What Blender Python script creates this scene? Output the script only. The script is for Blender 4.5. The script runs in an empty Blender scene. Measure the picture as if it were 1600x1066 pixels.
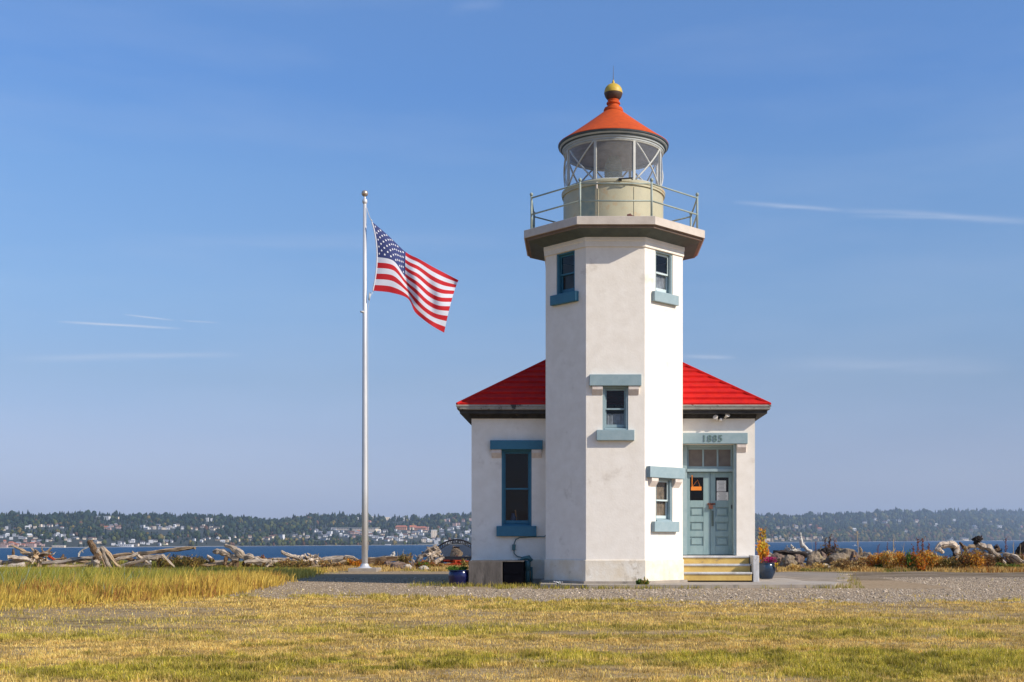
import bpy, math, random
import numpy as np
from mathutils import Vector, Matrix, noise as mnoise
R = math.radians
random.seed(7); rng = np.random.default_rng(11)
scene = bpy.context.scene
COL = scene.collection

# ------------------------------------------------------------------ camera
CX, CY, F, H = 905.0, 840.0, 1852.0, 1.22       # measured from the photograph: principal point, focal length (px), eye height (m)
cam_d = bpy.data.cameras.new("camera"); cam = bpy.data.objects.new("camera", cam_d); COL.objects.link(cam)
cam_d.sensor_fit = 'HORIZONTAL'; cam_d.sensor_width = 36.0; cam_d.lens = 36.0 * F / 1600.0
cam_d.shift_x = -(CX - 800) / 1600.0; cam_d.shift_y = (CY - 533) / 1600.0
cam_d.clip_start = 0.1; cam_d.clip_end = 40000
cam.location = (0, 0, H); cam.rotation_euler = (R(90), 0, 0)
scene.camera = cam

# ------------------------------------------------------------------ light
SUN_AZ, SUN_EL = R(116.0), R(34)                # azimuth clockwise from +Y
sdir = Vector((math.sin(SUN_AZ) * math.cos(SUN_EL), math.cos(SUN_AZ) * math.cos(SUN_EL), math.sin(SUN_EL)))
sun_d = bpy.data.lights.new("sun", 'SUN'); sun = bpy.data.objects.new("sun", sun_d); COL.objects.link(sun)
sun_d.energy = 4.95; sun_d.angle = R(0.5); sun_d.color = (1.0, 0.905, 0.77)
sun.rotation_euler = sdir.to_track_quat('Z', 'Y').to_euler()
scene.view_settings.view_transform = 'Standard'; scene.view_settings.look = 'None'
scene.view_settings.exposure = 0.07; scene.view_settings.gamma = 1.0
scene.cycles.max_bounces = 8; scene.cycles.transparent_max_bounces = 16
scene.cycles.use_denoising = True
scene.cycles.sample_clamp_indirect = 4.0

world = bpy.data.worlds.new("World"); scene.world = world; world.use_nodes = True
wt = world.node_tree; wt.nodes.clear()
def wn(t, **k):
    n = wt.nodes.new(t)
    for a, b in k.items(): setattr(n, a, b)
    return n
def wmath(op, a, b=None, c=None, clamp=False):
    n = wn('ShaderNodeMath', operation=op, use_clamp=clamp)
    for i, v in enumerate((a, b, c)):
        if v is None: continue
        if isinstance(v, (int, float)): n.inputs[i].default_value = v
        else: wt.links.new(v, n.inputs[i])
    return n.outputs[0]
sky = wn('ShaderNodeTexSky', sky_type='NISHITA'); sky.sun_disc = False
sky.sun_elevation = SUN_EL; sky.sun_rotation = SUN_AZ
sky.altitude = 0; sky.air_density = 1.0; sky.dust_density = 0.6; sky.ozone_density = 2.2
hs = wn('ShaderNodeHueSaturation'); hs.inputs['Saturation'].default_value = 1.1; hs.inputs['Value'].default_value = 1.0
wt.links.new(sky.outputs[0], hs.inputs['Color'])
tcw = wn('ShaderNodeTexCoord'); sep = wn('ShaderNodeSeparateXYZ'); wt.links.new(tcw.outputs['Generated'], sep.inputs[0])
yy = wmath('MAXIMUM', sep.outputs[1], 0.05)
U = wmath('DIVIDE', sep.outputs[0], yy); W = wmath('DIVIDE', sep.outputs[2], yy)
front = wmath('GREATER_THAN', sep.outputs[1], 0.3)
tint = wn('ShaderNodeMix', data_type='RGBA', blend_type='MULTIPLY'); tint.inputs[0].default_value = 1.0
wt.links.new(hs.outputs[0], tint.inputs[6])
ramp = wn('ShaderNodeValToRGB')
e = ramp.color_ramp; e.interpolation = 'LINEAR'
e.elements[0].position = 0.0; e.elements[0].color = (.50, .49, .80, 1)
e.elements[1].position = 0.41; e.elements[1].color = (.86, 1.02, 1.24, 1)
for pz, pc in ((.032, (.56, .55, .85)), (.075, (.62, .58, .78)), (.128, (.67, .65, .76)), (.19, (.76, .80, .90)), (.28, (.82, .93, 1.07)), (.35, (.73, .93, 1.18))):
    el = e.elements.new(pz); el.color = (*pc, 1)
wt.links.new(wmath('MAXIMUM', sep.outputs[2], 0.0), ramp.inputs[0]); wt.links.new(ramp.outputs[0], tint.inputs[7])
# thin high cloud streaks and old contrails, given by direction
nz = wn('ShaderNodeTexNoise'); nz.inputs['Scale'].default_value = 14; nz.inputs['Detail'].default_value = 5
mpw = wn('ShaderNodeMapping'); mpw.inputs['Scale'].default_value = (1, 1, 7); wt.links.new(tcw.outputs['Generated'], mpw.inputs[0]); wt.links.new(mpw.outputs[0], nz.inputs['Vector'])
cover = None
STREAKS = [((1140, 316), (1330, 329), .0016, .30), ((1300, 327), (1640, 347), .0026, .27), ((85, 502), (290, 514), .0009, .62), ((190, 491), (275, 501), .0006, .5), ((280, 501), (345, 505), .0007, .35),
           ((0, 562), (390, 553), .0028, .28), ((1060, 556), (1155, 559), .0016, .28), ((700, 12), (790, 2), .0050, .08), ((1180, 566), (1600, 572), .0060, .13), ((150, 384), (860, 376), .0075, .10), ((1320,338),(1600,341),.0018,.25)]
for (x0, y0), (x1, y1), s, a in STREAKS:
    u0, u1, w0, w1 = (x0 - CX) / F, (x1 - CX) / F, (CY - y0) / F, (CY - y1) / F
    b = (w1 - w0) / (u1 - u0)
    d = wmath('SUBTRACT', W, wmath('MULTIPLY_ADD', U, b, w0 - b * u0))
    d = wmath('ADD', d, wmath('MULTIPLY', wmath('SUBTRACT', nz.outputs[0], .5), s * 2.2))
    g = wmath('POWER', 2.718, wmath('MULTIPLY', wmath('MULTIPLY', wmath('DIVIDE', d, s), wmath('DIVIDE', d, s)), -1))
    m = (u0 + u1) / 2; hw = (u1 - u0) / 2
    t = wmath('DIVIDE', wmath('SUBTRACT', U, m), hw)
    end = wmath('SUBTRACT', 1.0, wmath('MULTIPLY', t, t), clamp=True)
    v = wmath('MULTIPLY', wmath('MULTIPLY', g, end), wmath('MULTIPLY', nz.outputs[0], a * 1.9))
    cover = v if cover is None else wmath('MAXIMUM', cover, v)
nz2 = wn('ShaderNodeTexNoise'); nz2.inputs['Scale'].default_value = 2.2; nz2.inputs['Detail'].default_value = 6; nz2.inputs['Roughness'].default_value = .55
mp2 = wn('ShaderNodeMapping'); mp2.inputs['Scale'].default_value = (1, 1, 6); mp2.inputs['Rotation'].default_value = (0, R(6), 0)
wt.links.new(tcw.outputs['Generated'], mp2.inputs[0]); wt.links.new(mp2.outputs[0], nz2.inputs['Vector'])
veil = wmath('MULTIPLY', wmath('SUBTRACT', nz2.outputs[0], .46, clamp=True), .42)
cover = wmath('MULTIPLY', wmath('ADD', cover, veil), front, clamp=True)
cm = wn('ShaderNodeMix', data_type='RGBA'); cm.inputs[7].default_value = (4.6, 5.0, 5.9, 1)
wt.links.new(cover, cm.inputs[0]); wt.links.new(tint.outputs[2], cm.inputs[6])
bg = wn('ShaderNodeBackground'); bg.inputs['Strength'].default_value = 0.14
wo = wn('ShaderNodeOutputWorld'); wt.links.new(cm.outputs[2], bg.inputs[0]); wt.links.new(bg.outputs[0], wo.inputs[0])

# ------------------------------------------------------------------ materials
def mat(name, base=(.5, .5, .5), rough=.7, metal=0.0, var=None, scale=4.0, stretch=(1, 1, 1), bump=0.0, bscale=40.0, var2=None, scale2=1.2, thr=(.5, .62), uv=False, attr=None, spec=.5, bump_d=.01, translucent=0.0):
    """Principled with a fine mottling (var), larger stains (var2 where noise passes thr) and a bump; attr = colour attribute as base"""
    m = bpy.data.materials.new(name); m.use_nodes = True; nt = m.node_tree; N = nt.nodes; L = nt.links
    p = N['Principled BSDF']; p.inputs['Roughness'].default_value = rough; p.inputs['Metallic'].default_value = metal
    p.inputs['Specular IOR Level'].default_value = spec
    tc = N.new('ShaderNodeTexCoord'); mp = N.new('ShaderNodeMapping'); mp.inputs['Scale'].default_value = stretch
    L.new(tc.outputs['UV' if uv else 'Object'], mp.inputs[0])
    if attr:
        c = N.new('ShaderNodeAttribute'); c.attribute_name = attr; cur = c.outputs['Color']
    else:
        c = N.new('ShaderNodeRGB'); c.outputs[0].default_value = (*base, 1); cur = c.outputs[0]
    def mix(fac, a, b, blend='MIX'):
        x = N.new('ShaderNodeMix'); x.data_type = 'RGBA'; x.blend_type = blend
        if isinstance(fac, (int, float)): x.inputs[0].default_value = fac
        else: L.new(fac, x.inputs[0])
        L.new(a, x.inputs[6])
        if isinstance(b, tuple): x.inputs[7].default_value = (*b, 1)
        else: L.new(b, x.inputs[7])
        return x.outputs[2]
    if var is not None:
        n = N.new('ShaderNodeTexNoise'); n.inputs['Scale'].default_value = scale; n.inputs['Detail'].default_value = 8; n.inputs['Roughness'].default_value = .65
        L.new(mp.outputs[0], n.inputs['Vector'])
        r = N.new('ShaderNodeMapRange'); r.inputs[1].default_value = .35; r.inputs[2].default_value = .65; L.new(n.outputs[0], r.inputs[0])
        cur = mix(r.outputs[0], cur, var, 'MULTIPLY' if attr else 'MIX')
    if var2 is not None:
        n = N.new('ShaderNodeTexNoise'); n.inputs['Scale'].default_value = scale2; n.inputs['Detail'].default_value = 9; n.inputs['Roughness'].default_value = .7
        L.new(mp.outputs[0], n.inputs['Vector'])
        r = N.new('ShaderNodeMapRange'); r.inputs[1].default_value = thr[0]; r.inputs[2].default_value = thr[1]; L.new(n.outputs[0], r.inputs[0])
        cur = mix(r.outputs[0], cur, var2)
    L.new(cur, p.inputs['Base Color'])
    if bump:
        n = N.new('ShaderNodeTexNoise'); n.inputs['Scale'].default_value = bscale; n.inputs['Detail'].default_value = 6
        L.new(mp.outputs[0], n.inputs['Vector'])
        b = N.new('ShaderNodeBump'); b.inputs['Strength'].default_value = bump; b.inputs['Distance'].default_value = bump_d
        L.new(n.outputs[0], b.inputs['Height']); L.new(b.outputs[0], p.inputs['Normal'])
    if translucent:
        t = N.new('ShaderNodeBsdfTranslucent'); L.new(cur, t.inputs[0]); ms = N.new('ShaderNodeMixShader'); ms.inputs[0].default_value = translucent
        L.new(p.outputs[0], ms.inputs[1]); L.new(t.outputs[0], ms.inputs[2]); L.new(ms.outputs[0], N['Material Output'].inputs[0])
    return m

def glass_mat(name, tint=(.8, .85, .88), milky=0.0, rough=.02, milk=(.6, .6, .58), ior=1.5):
    m = bpy.data.materials.new(name); m.use_nodes = True; nt = m.node_tree; N = nt.nodes; L = nt.links; N.clear()
    o = N.new('ShaderNodeOutputMaterial'); t = N.new('ShaderNodeBsdfTransparent'); t.inputs[0].default_value = (*tint, 1)
    g = N.new('ShaderNodeBsdfGlossy'); g.inputs['Roughness'].default_value = rough
    fr = N.new('ShaderNodeFresnel'); fr.inputs[0].default_value = ior
    tc = N.new('ShaderNodeTexCoord'); nn = N.new('ShaderNodeTexNoise'); nn.inputs['Scale'].default_value = 2.3; nn.inputs['Detail'].default_value = 2; L.new(tc.outputs['Object'], nn.inputs['Vector'])
    b = N.new('ShaderNodeBump'); b.inputs['Strength'].default_value = .25; b.inputs['Distance'].default_value = .02
    L.new(nn.outputs[0], b.inputs['Height']); L.new(b.outputs[0], g.inputs['Normal']); L.new(b.outputs[0], fr.inputs['Normal'])
    a = N.new('ShaderNodeMixShader'); ge = N.new('ShaderNodeNewGeometry'); iv = N.new('ShaderNodeMath'); iv.operation = 'SUBTRACT'; iv.inputs[0].default_value = 1.0; L.new(ge.outputs['Backfacing'], iv.inputs[1]); mu = N.new('ShaderNodeMath'); mu.operation = 'MULTIPLY'; L.new(fr.outputs[0], mu.inputs[0]); L.new(iv.outputs[0], mu.inputs[1]); L.new(mu.outputs[0], a.inputs[0]); L.new(t.outputs[0], a.inputs[1]); L.new(g.outputs[0], a.inputs[2])
    out = a.outputs[0]
    if milky:
        d = N.new('ShaderNodeBsdfDiffuse'); d.inputs[0].default_value = (*milk, 1)
        n3 = N.new('ShaderNodeTexNoise'); n3.inputs['Scale'].default_value = 5; n3.inputs['Detail'].default_value = 6; L.new(tc.outputs['Object'], n3.inputs['Vector'])
        mr = N.new('ShaderNodeMapRange'); mr.inputs[3].default_value = milky * .5; mr.inputs[4].default_value = milky * 1.5; L.new(n3.outputs[0], mr.inputs[0])
        ms = N.new('ShaderNodeMixShader'); L.new(mr.outputs[0], ms.inputs[0]); L.new(out, ms.inputs[1]); L.new(d.outputs[0], ms.inputs[2]); out = ms.outputs[0]
    L.new(out, o.inputs[0]); return m

M = {}
M['stucco'] = mat('white_stucco', (.87, .81, .72), .85, var=(.80, .735, .64), scale=3.4, bump=.22, bscale=22, bump_d=.012, var2=(.60, .53, .44), scale2=1.5, thr=(.60, .76))
M['plinth'] = mat('stained_plinth', (.78, .73, .64), .85, var=(.68, .58, .43), scale=2.6, bump=.5, bscale=24, var2=(.40, .32, .22), scale2=3.2, thr=(.58, .72))
M['corbel'] = mat('pink_white_corbel', (.74, .66, .58), .85, var=(.62, .52, .45), scale=6, bump=.3, bscale=30)
M['conc'] = mat('concrete', (.40, .34, .265), .9, var=(.29, .25, .21), scale=3, bump=.5, bscale=30, var2=(.18, .16, .13), scale2=2, thr=(.58, .68))
M['darkconc'] = mat('dark_stained_concrete', (.15, .13, .115), .9, var=(.08, .07, .062), scale=2.5, stretch=(1.6, 1.6, .5), bump=.5, bscale=25, var2=(.05, .045, .04), scale2=2.3, thr=(.55, .66))
M['black'] = mat('unlit_black', (.003, .003, .005), 1.0, var=(.005, .005, .007), spec=0)  # near-black colour standing in for unlit hollows
M['teal'] = mat('teal_paint', (.30, .39, .41), .6, var=(.24, .335, .36), scale=5, bump=.25, bscale=18, var2=(.34, .46, .47), scale2=3, thr=(.60, .70))
M['tealdoor'] = mat('teal_door_paint', (.265, .36, .365), .6, var=(.20, .30, .31), scale=4, stretch=(2, 2, .6), bump=.2, bscale=15)
M['tealwhite'] = mat('pale_sash_paint', (.60, .68, .67), .55, var=(.50, .60, .60), scale=6)
M['tealshade'] = mat('teal_paint_shaded', (.035, .17, .25), .55, var=(.025, .135, .21), scale=5, bump=.2, bscale=15)  # darker copy of the teal paint, with the shade put into its colour
M['roof'] = mat('red_shingles', (.62, .018, .009), .8, var=(.48, .009, .010), scale=5, stretch=(1, 1, 1), bump=.5, bscale=22, spec=.15, var2=(.40, .02, .012), scale2=2.2, thr=(.55, .70))
M['cupola'] = mat('orange_red_metal', (.58, .085, .010), .75, var=(.46, .065, .010), scale=7, bump=.6, bscale=45, spec=.25, var2=(.50, .35, .25), scale2=9, thr=(.70, .74))
M['yellow'] = mat('yellow_paint', (.62, .42, .04), .5, var=(.50, .33, .03), scale=8, bump=.3, bscale=50)
M['brown'] = mat('tarnished_brown', (.05, .03, .02), .6, var=(.08, .045, .03), scale=10)
M['fascia'] = mat('cream_fascia', (.62, .55, .47), .7, var=(.52, .45, .38), scale=3, bump=.2)
M['step_edge'] = mat('brown_trim', (.24, .17, .13), .7, var=(.17, .13, .10), scale=6)
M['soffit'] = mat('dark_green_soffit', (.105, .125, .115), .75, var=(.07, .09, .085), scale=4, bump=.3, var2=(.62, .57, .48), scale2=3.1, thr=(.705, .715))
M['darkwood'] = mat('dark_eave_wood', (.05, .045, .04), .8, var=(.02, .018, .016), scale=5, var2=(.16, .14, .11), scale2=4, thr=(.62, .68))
M['gutter'] = mat('weathered_gutter', (.36, .34, .29), .6, var=(.26, .24, .21), scale=6, stretch=(1, 1, 1), var2=(.03, .028, .025), scale2=3.3, thr=(.56, .60))
M['rail'] = mat('grey_green_rail', (.34, .38, .32), .5, var=(.26, .31, .27), scale=9)
M['drum'] = mat('khaki_drum', (.47, .43, .28), .6, var=(.40, .37, .25), scale=2.2, bump=.15, var2=(.46, .27, .12), scale2=1.8, thr=(.55, .72))
M['drumdark'] = mat('teal_stained_drum', (.34, .34, .235), .6, var=(.20, .26, .22), scale=3, bump=.15)
M['cornice'] = mat('lantern_cornice', (.42, .44, .43), .55, var=(.34, .37, .37), scale=6)
M['cornicedark'] = mat('cornice_dark', (.05, .07, .08), .6, var=(.035, .05, .06), scale=6)
M['astragal'] = mat('astragal_metal', (.50, .50, .46), .5, var=(.42, .42, .38), scale=9)
M['ceil'] = mat('lantern_ceiling', (.36, .32, .30), .8, var=(.22, .19, .17), scale=4)
M['glass'] = glass_mat('window_glass', (.78, .80, .82), 0.0, ior=1.45)
M['lglass'] = glass_mat('lantern_glass', (.97, .975, .98), .09, ior=1.5, milk=(.7, .72, .74))  # pale diffuse veil stands in for reflections on the panes
M['mglass'] = glass_mat('hazy_lantern_glass', (.88, .89, .88), .20, milk=(.56, .54, .50), ior=1.45)
M['tglass'] = glass_mat('dusty_transom_glass', (.5, .5, .48), .6, milk=(.26, .22, .19))
M['lens'] = glass_mat('lens_glass', (.45, .52, .46), .5, milk=(.55, .60, .50), ior=1.5)
M['silver'] = mat('brushed_aluminium', (.72, .71, .69), .42, .35, var=(.62, .61, .60), scale=6, stretch=(1, 1, .2))
M['bronze'] = mat('finial_bronze', (.52, .42, .33), .35, .6)
M['rope'] = mat('halyard_rope', (.62, .60, .55), .9)
M['fred'] = mat('flag_red', (.62, .012, .02), .8, translucent=.35)
M['fwhite'] = mat('flag_white', (.80, .80, .84), .8, translucent=.35)
M['fblue'] = mat('flag_blue', (.035, .05, .17), .8, translucent=.25)
M['fstar'] = mat('flag_star', (.85, .85, .88), .8)
M['iron'] = mat('black_iron', (.012, .011, .014), .5)
M['bench'] = mat('bench_plaque', (.35, .27, .20), .7, var=(.2, .15, .1), scale=12)
M['nightblue'] = mat('cobalt_glaze', (.008, .012, .09), .15, var=(.006, .008, .04), scale=5)
M['glaze'] = mat('navy_glaze', (.022, .045, .085), .2, var=(.012, .025, .05), scale=4, var2=(.4, .42, .42), scale2=7, thr=(.73, .74))
M['soil'] = mat('soil', (.04, .028, .018), .95)
M['pipe'] = mat('green_pipe_paint', (.06, .16, .16), .5, var=(.04, .11, .12), scale=6)
M['treadw'] = mat('worn_white_tread', (.60, .60, .60), .8, var=(.42, .40, .37), scale=5, bump=.3, var2=(.20, .17, .14), scale2=6, thr=(.62, .68))
M['yriser'] = mat('worn_yellow_riser', (.66, .47, .14), .75, var=(.56, .36, .10), scale=5, bump=.3, var2=(.28, .21, .13), scale2=5, thr=(.62, .68))
M['rust'] = mat('rusty_lock', (.20, .06, .03), .7, var=(.06, .03, .025), scale=30)
M['orange'] = mat('orange_sign', (.75, .22, .02), .5)
M['paper'] = mat('paper', (.74, .72, .68), .85)
M['ink'] = mat('ink', (.16, .15, .15), .85)
M['numeral'] = mat('numeral_metal', (.10, .17, .16), .6, var=(.15, .22, .2), scale=20)
M['lampw'] = mat('floodlight_white', (.72, .66, .58), .4)
M['interior'] = mat('interior_wall', (.06, .055, .05), .9)
M['lens_dark'] = mat('dark_lens', (.03, .03, .03), .2)

# ------------------------------------------------------------------ mesh helpers
def obj_from(name, verts, faces, mats, parent=None, wl=None, mi=None, smooth=False, uvs=None, cols=None):
    """verts in world space; wl = world location of the new object's origin (parents keep rotation 0)"""
    wl = Vector(wl if wl is not None else (parent['_w'] if parent else (0, 0, 0)))
    me = bpy.data.meshes.new(name)
    me.from_pydata([(v[0] - wl.x, v[1] - wl.y, v[2] - wl.z) for v in verts], [], faces)
    if not isinstance(mats, (list, tuple)): mats = [mats]
    for m in mats: me.materials.append(m)
    if mi: me.polygons.foreach_set('material_index', mi)
    if smooth: me.polygons.foreach_set('use_smooth', [True] * len(me.polygons))
    if uvs:
        l = me.uv_layers.new(name='UVMap')
        buf = [0.0] * (2 * len(me.loops))
        for i, lo in enumerate(me.loops):
            buf[2 * i], buf[2 * i + 1] = uvs[lo.vertex_index]
        l.data.foreach_set('uv', buf)
    if cols is not None:
        ca = me.color_attributes.new('Col', 'FLOAT_COLOR', 'POINT'); ca.data.foreach_set('color', [c for q in cols for c in (*q, 1.0)])
    me.update()
    o = bpy.data.objects.new(name, me); COL.objects.link(o)
    if parent is not None:
        o.parent = parent; pw = Vector(parent['_w']); o.location = wl - pw
    else: o.location = wl
    o['_w'] = tuple(wl)
    return o

class MB:
    def __init__(s): s.v = []; s.f = []; s.mi = []; s.uv = []; s.m = 0; s.X = None
    def add(s, vs, fs, uv=None):
        b = len(s.v)
        s.v += [tuple(s.X @ Vector(v)) if s.X is not None else tuple(v) for v in vs]
        s.uv += uv if uv else [(0, 0)] * len(vs)
        s.f += [tuple(b + i for i in f) for f in fs]; s.mi += [s.m] * len(fs)
    def box(s, x0, x1, y0, y1, z0, z1):
        s.add([(x0, y0, z0), (x1, y0, z0), (x1, y1, z0), (x0, y1, z0), (x0, y0, z1), (x1, y0, z1), (x1, y1, z1), (x0, y1, z1)],
              [(0, 3, 2, 1), (4, 5, 6, 7), (0, 1, 5, 4), (1, 2, 6, 5), (2, 3, 7, 6), (3, 0, 4, 7)])
    def tube(s, pts, rad, n=8, jit=0, caps=True, wob=0, squash=1.0):
        pts = [Vector(p) for p in pts]
        if isinstance(rad, (int, float)): rad = [rad] * len(pts)
        vs = []; uv = []; L = 0; prev = None
        a0 = random.random() * 6
        prof = [1 + random.uniform(-wob, wob) for _ in range(n)]
        for i, p in enumerate(pts):
            d = (pts[min(i + 1, len(pts) - 1)] - pts[max(i - 1, 0)]).normalized()
            if prev is None:
                up = Vector((0, 0, 1)) if abs(d.z) < .9 else Vector((1, 0, 0))
                a = d.cross(up).normalized()
            else: a = (prev - d * prev.dot(d)).normalized()
            prev = a; b = d.cross(a)
            if i: L += (p - pts[i - 1]).length
            for k in range(n):
                t = 2 * math.pi * k / n + (a0 if n > 8 or jit else 0)
                r = rad[i] * prof[k] * (1 + random.uniform(-jit, jit))
                vs.append(p + a * math.cos(t) * r + b * math.sin(t) * r * squash); uv.append((L, k / n))
        fs = [(i * n + k, i * n + (k + 1) % n, (i + 1) * n + (k + 1) % n, (i + 1) * n + k) for i in range(len(pts) - 1) for k in range(n)]
        if caps: fs += [tuple(range(n - 1, -1, -1)), tuple((len(pts) - 1) * n + k for k in range(n))]
        s.add(vs, fs, uv)
    def lathe(s, prof, cx, cy, n=48, a0=0.0, a1=2 * math.pi, off=0.0):
        full = abs(a1 - a0 - 2 * math.pi) < 1e-6; m = n if full else n + 1
        vs = [(cx + r * math.cos(a0 + off + (a1 - a0) * k / n), cy + r * math.sin(a0 + off + (a1 - a0) * k / n), z) for r, z in prof for k in range(m)]
        fs = []
        for i in range(len(prof) - 1):
            for k in range(n):
                k2 = (k + 1) % m
                fs.append((i * m + k, i * m + k2, (i + 1) * m + k2, (i + 1) * m + k))
        s.add(vs, fs)
    def octa(s, prof, cx, cy): s.lathe([(a / math.cos(R(22.5)), z) for a, z in prof], cx, cy, 8, off=R(22.5))
    def blob(s, c, r, jit=.15, sub=2, sq=(1, 1, 1), seed=0, freq=1.4):
        import bmesh
        bm = bmesh.new(); bmesh.ops.create_icosphere(bm, subdivisions=sub, radius=1)
        vs = []
        for v in bm.verts:
            d = v.co.normalized(); k = 1 + jit * mnoise.fractal(d * freq + Vector((seed * 3.7, seed, 0)), .7, 2.1, 4)
            vs.append((c[0] + d.x * r * sq[0] * k, c[1] + d.y * r * sq[1] * k, c[2] + d.z * r * sq[2] * k))
        s.add(vs, [tuple(v.index for v in f.verts) for f in bm.faces]); bm.free()
    def obj(s, name, mats, parent=None, wl=None, smooth=False, bevel=0, uv=False):
        o = obj_from(name, s.v, s.f, mats, parent, wl, s.mi, smooth, s.uv if uv else None)
        if bevel:
            b = o.modifiers.new('Bevel', 'BEVEL'); b.width = bevel; b.segments = 2; b.limit_method = 'ANGLE'; b.angle_limit = R(40)
        return o
def autosmooth(o, ang=35):
    me = o.data
    for p in me.polygons: p.use_smooth = True
    try:
        me.set_sharp_from_angle(angle=R(ang))
    except Exception: pass
def tag(o, label, cat, group=None, kind=None):
    o['label'] = label; o['category'] = cat
    if group: o['group'] = group
    if kind: o['kind'] = kind
    return o
def thing(name, label, cat, loc, group=None):
    o = bpy.data.objects.new(name, None); COL.objects.link(o); o.location = loc; o['_w'] = tuple(loc); o.empty_display_size = .2
    return tag(o, label, cat, group)
def T(px, py, Y): return Vector(((px - CX) / F * Y, Y, H - (py - CY) / F * Y))

# value noise
_lat = rng.random((256, 256))
def vnoise(x, y):
    xi = np.floor(x).astype(int); yi = np.floor(y).astype(int); fx = x - xi; fy = y - yi
    fx = fx * fx * (3 - 2 * fx); fy = fy * fy * (3 - 2 * fy)
    a = _lat[xi & 255, yi & 255]; b = _lat[(xi + 1) & 255, yi & 255]; c = _lat[xi & 255, (yi + 1) & 255]; d = _lat[(xi + 1) & 255, (yi + 1) & 255]
    return (a * (1 - fx) + b * fx) * (1 - fy) + (c * (1 - fx) + d * fx) * fy
def fbm(x, y, o=4):
    s = 0; a = .5; t = 0
    for i in range(o):
        s = s + a * vnoise(x + 17.3 * i, y - 9.1 * i); t += a; a *= .55; x = x * 2.03; y = y * 2.03
    return s / t
def sstep(a, b, x):
    t = np.clip((x - a) / (b - a), 0, 1); return t * t * (3 - 2 * t)

# ------------------------------------------------------------------ ground
WATER_Z = H - 11.0
def shore(x): return 52.0 + 1.2 * np.sin(x * .21) + .8 * np.sin(x * .07 + 1)
def gz(x, y):
    x = np.asarray(x, float); y = np.asarray(y, float)
    z = .05 * (fbm(x * .45 + 50, y * .45 + 50) - .5) * sstep(29, 20, y) + .12 * (fbm(x * .3 + 9, y * .3, 3) - .45) * sstep(36, 44, y)
    s = y - shore(x)
    return z - np.clip(s, 0, None) * .55 - np.clip(s - 1.5, 0, 30) * .25 + 0
def zones(x, y):
    n1 = fbm(x * .5, y * .9); n2 = fbm(x * 1.7 + 30, y * 2.6 + 7, 5); n3 = fbm(x * .28 + 80, y * .75 + 3, 4)
    left = sstep(-1.0, -3.5, x)
    near = 21.6 + (n1 - .5) * 4.0 + (n2 - .5) * 3.0 + left * 1.6 + np.clip(-x - 6, 0, 20) * .42
    grav = sstep(near - .5, near + 1.2, y)
    grav = grav * (1 - .75 * sstep(.55, .66, n2) * left * sstep(30, 24, y)) 
    grav = grav * (1 - sstep(-7.6, -9.4, x + (n1 - .5) * 1.5) * .9)         # left end runs out into grass
    grav = grav * (1 - sstep(41, 43.5, y + (n2 - .5) * 2.5))                # dry verge before the shore logs
    path = np.maximum(sstep(.5, .62, fbm(x * .22 + 3, (y + x * .32) * .55 + 1, 3)) * sstep(-3, -7, x) * sstep(13, 16, y) * sstep(22, 19.5, y), .85 * sstep(.58, .68, fbm(x * .5 + 31, y * 1.1 + 7, 4)))
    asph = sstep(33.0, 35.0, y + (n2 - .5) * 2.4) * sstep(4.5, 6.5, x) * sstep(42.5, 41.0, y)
    n4 = fbm(x * 3.1 + 3, y * 4.5 + 17, 3); green = sstep(.48, .60, n3 * .5 + n2 * .28 + n4 * .22) * (1 - .35 * sstep(13, 18, y))
    dry = sstep(.46, .32, n3 * .6 + n1 * .4)
    return grav, asph, green, dry, path, n2
def tall_mask(x, y):                                                       # the uncut grass on the left
    n = fbm(x * .6 + 4, y * .6)
    edge = 19.6 + np.clip(x + 9.8, 0, 9) * 1.3 + (n - .5) * 1.2            # near edge
    right = sstep(-7.8, -8.8, x + (y - 34) * .10 + (n - .5) * .8)
    return sstep(edge - 1.6, edge + 2.4, y + (fbm(x * 1.8 + 8, y * 1.8, 3) - .5) * 4) * right * ((y < 45.2) | ((y > 46.8) & (y < 52.6))) * np.where(y > 46, .8, 1)
c3 = lambda *a: np.array(a, float)
def ground_col(x, y):
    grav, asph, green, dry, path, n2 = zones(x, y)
    g = green[..., None]; base = c3(.50, .35, .15) * (1 - g) + c3(.33, .28, .06) * g
    base = base * (1 - dry[..., None] * .75) + c3(.37, .28, .17) * dry[..., None] * .75
    base = base * (1 - path[..., None] * .6) + c3(.36, .29, .20) * path[..., None] * .6
    soil = sstep(.58, .68, fbm(x * 1.6 + 9, y * 5 + 2, 4))[..., None]
    base = base * (1 - soil * .6) + c3(.16, .11, .06) * soil * .6
    gr = c3(.38, .295, .20)[None] * (0.86 + .3 * n2[..., None])
    base = base * (1 - grav[..., None]) + gr * grav[..., None]
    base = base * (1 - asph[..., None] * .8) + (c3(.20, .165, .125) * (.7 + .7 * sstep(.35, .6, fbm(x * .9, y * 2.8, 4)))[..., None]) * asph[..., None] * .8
    tm = tall_mask(x, y)[..., None]; base = base * (1 - tm) + c3(.22, .16, .055) * tm
    return base
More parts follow.
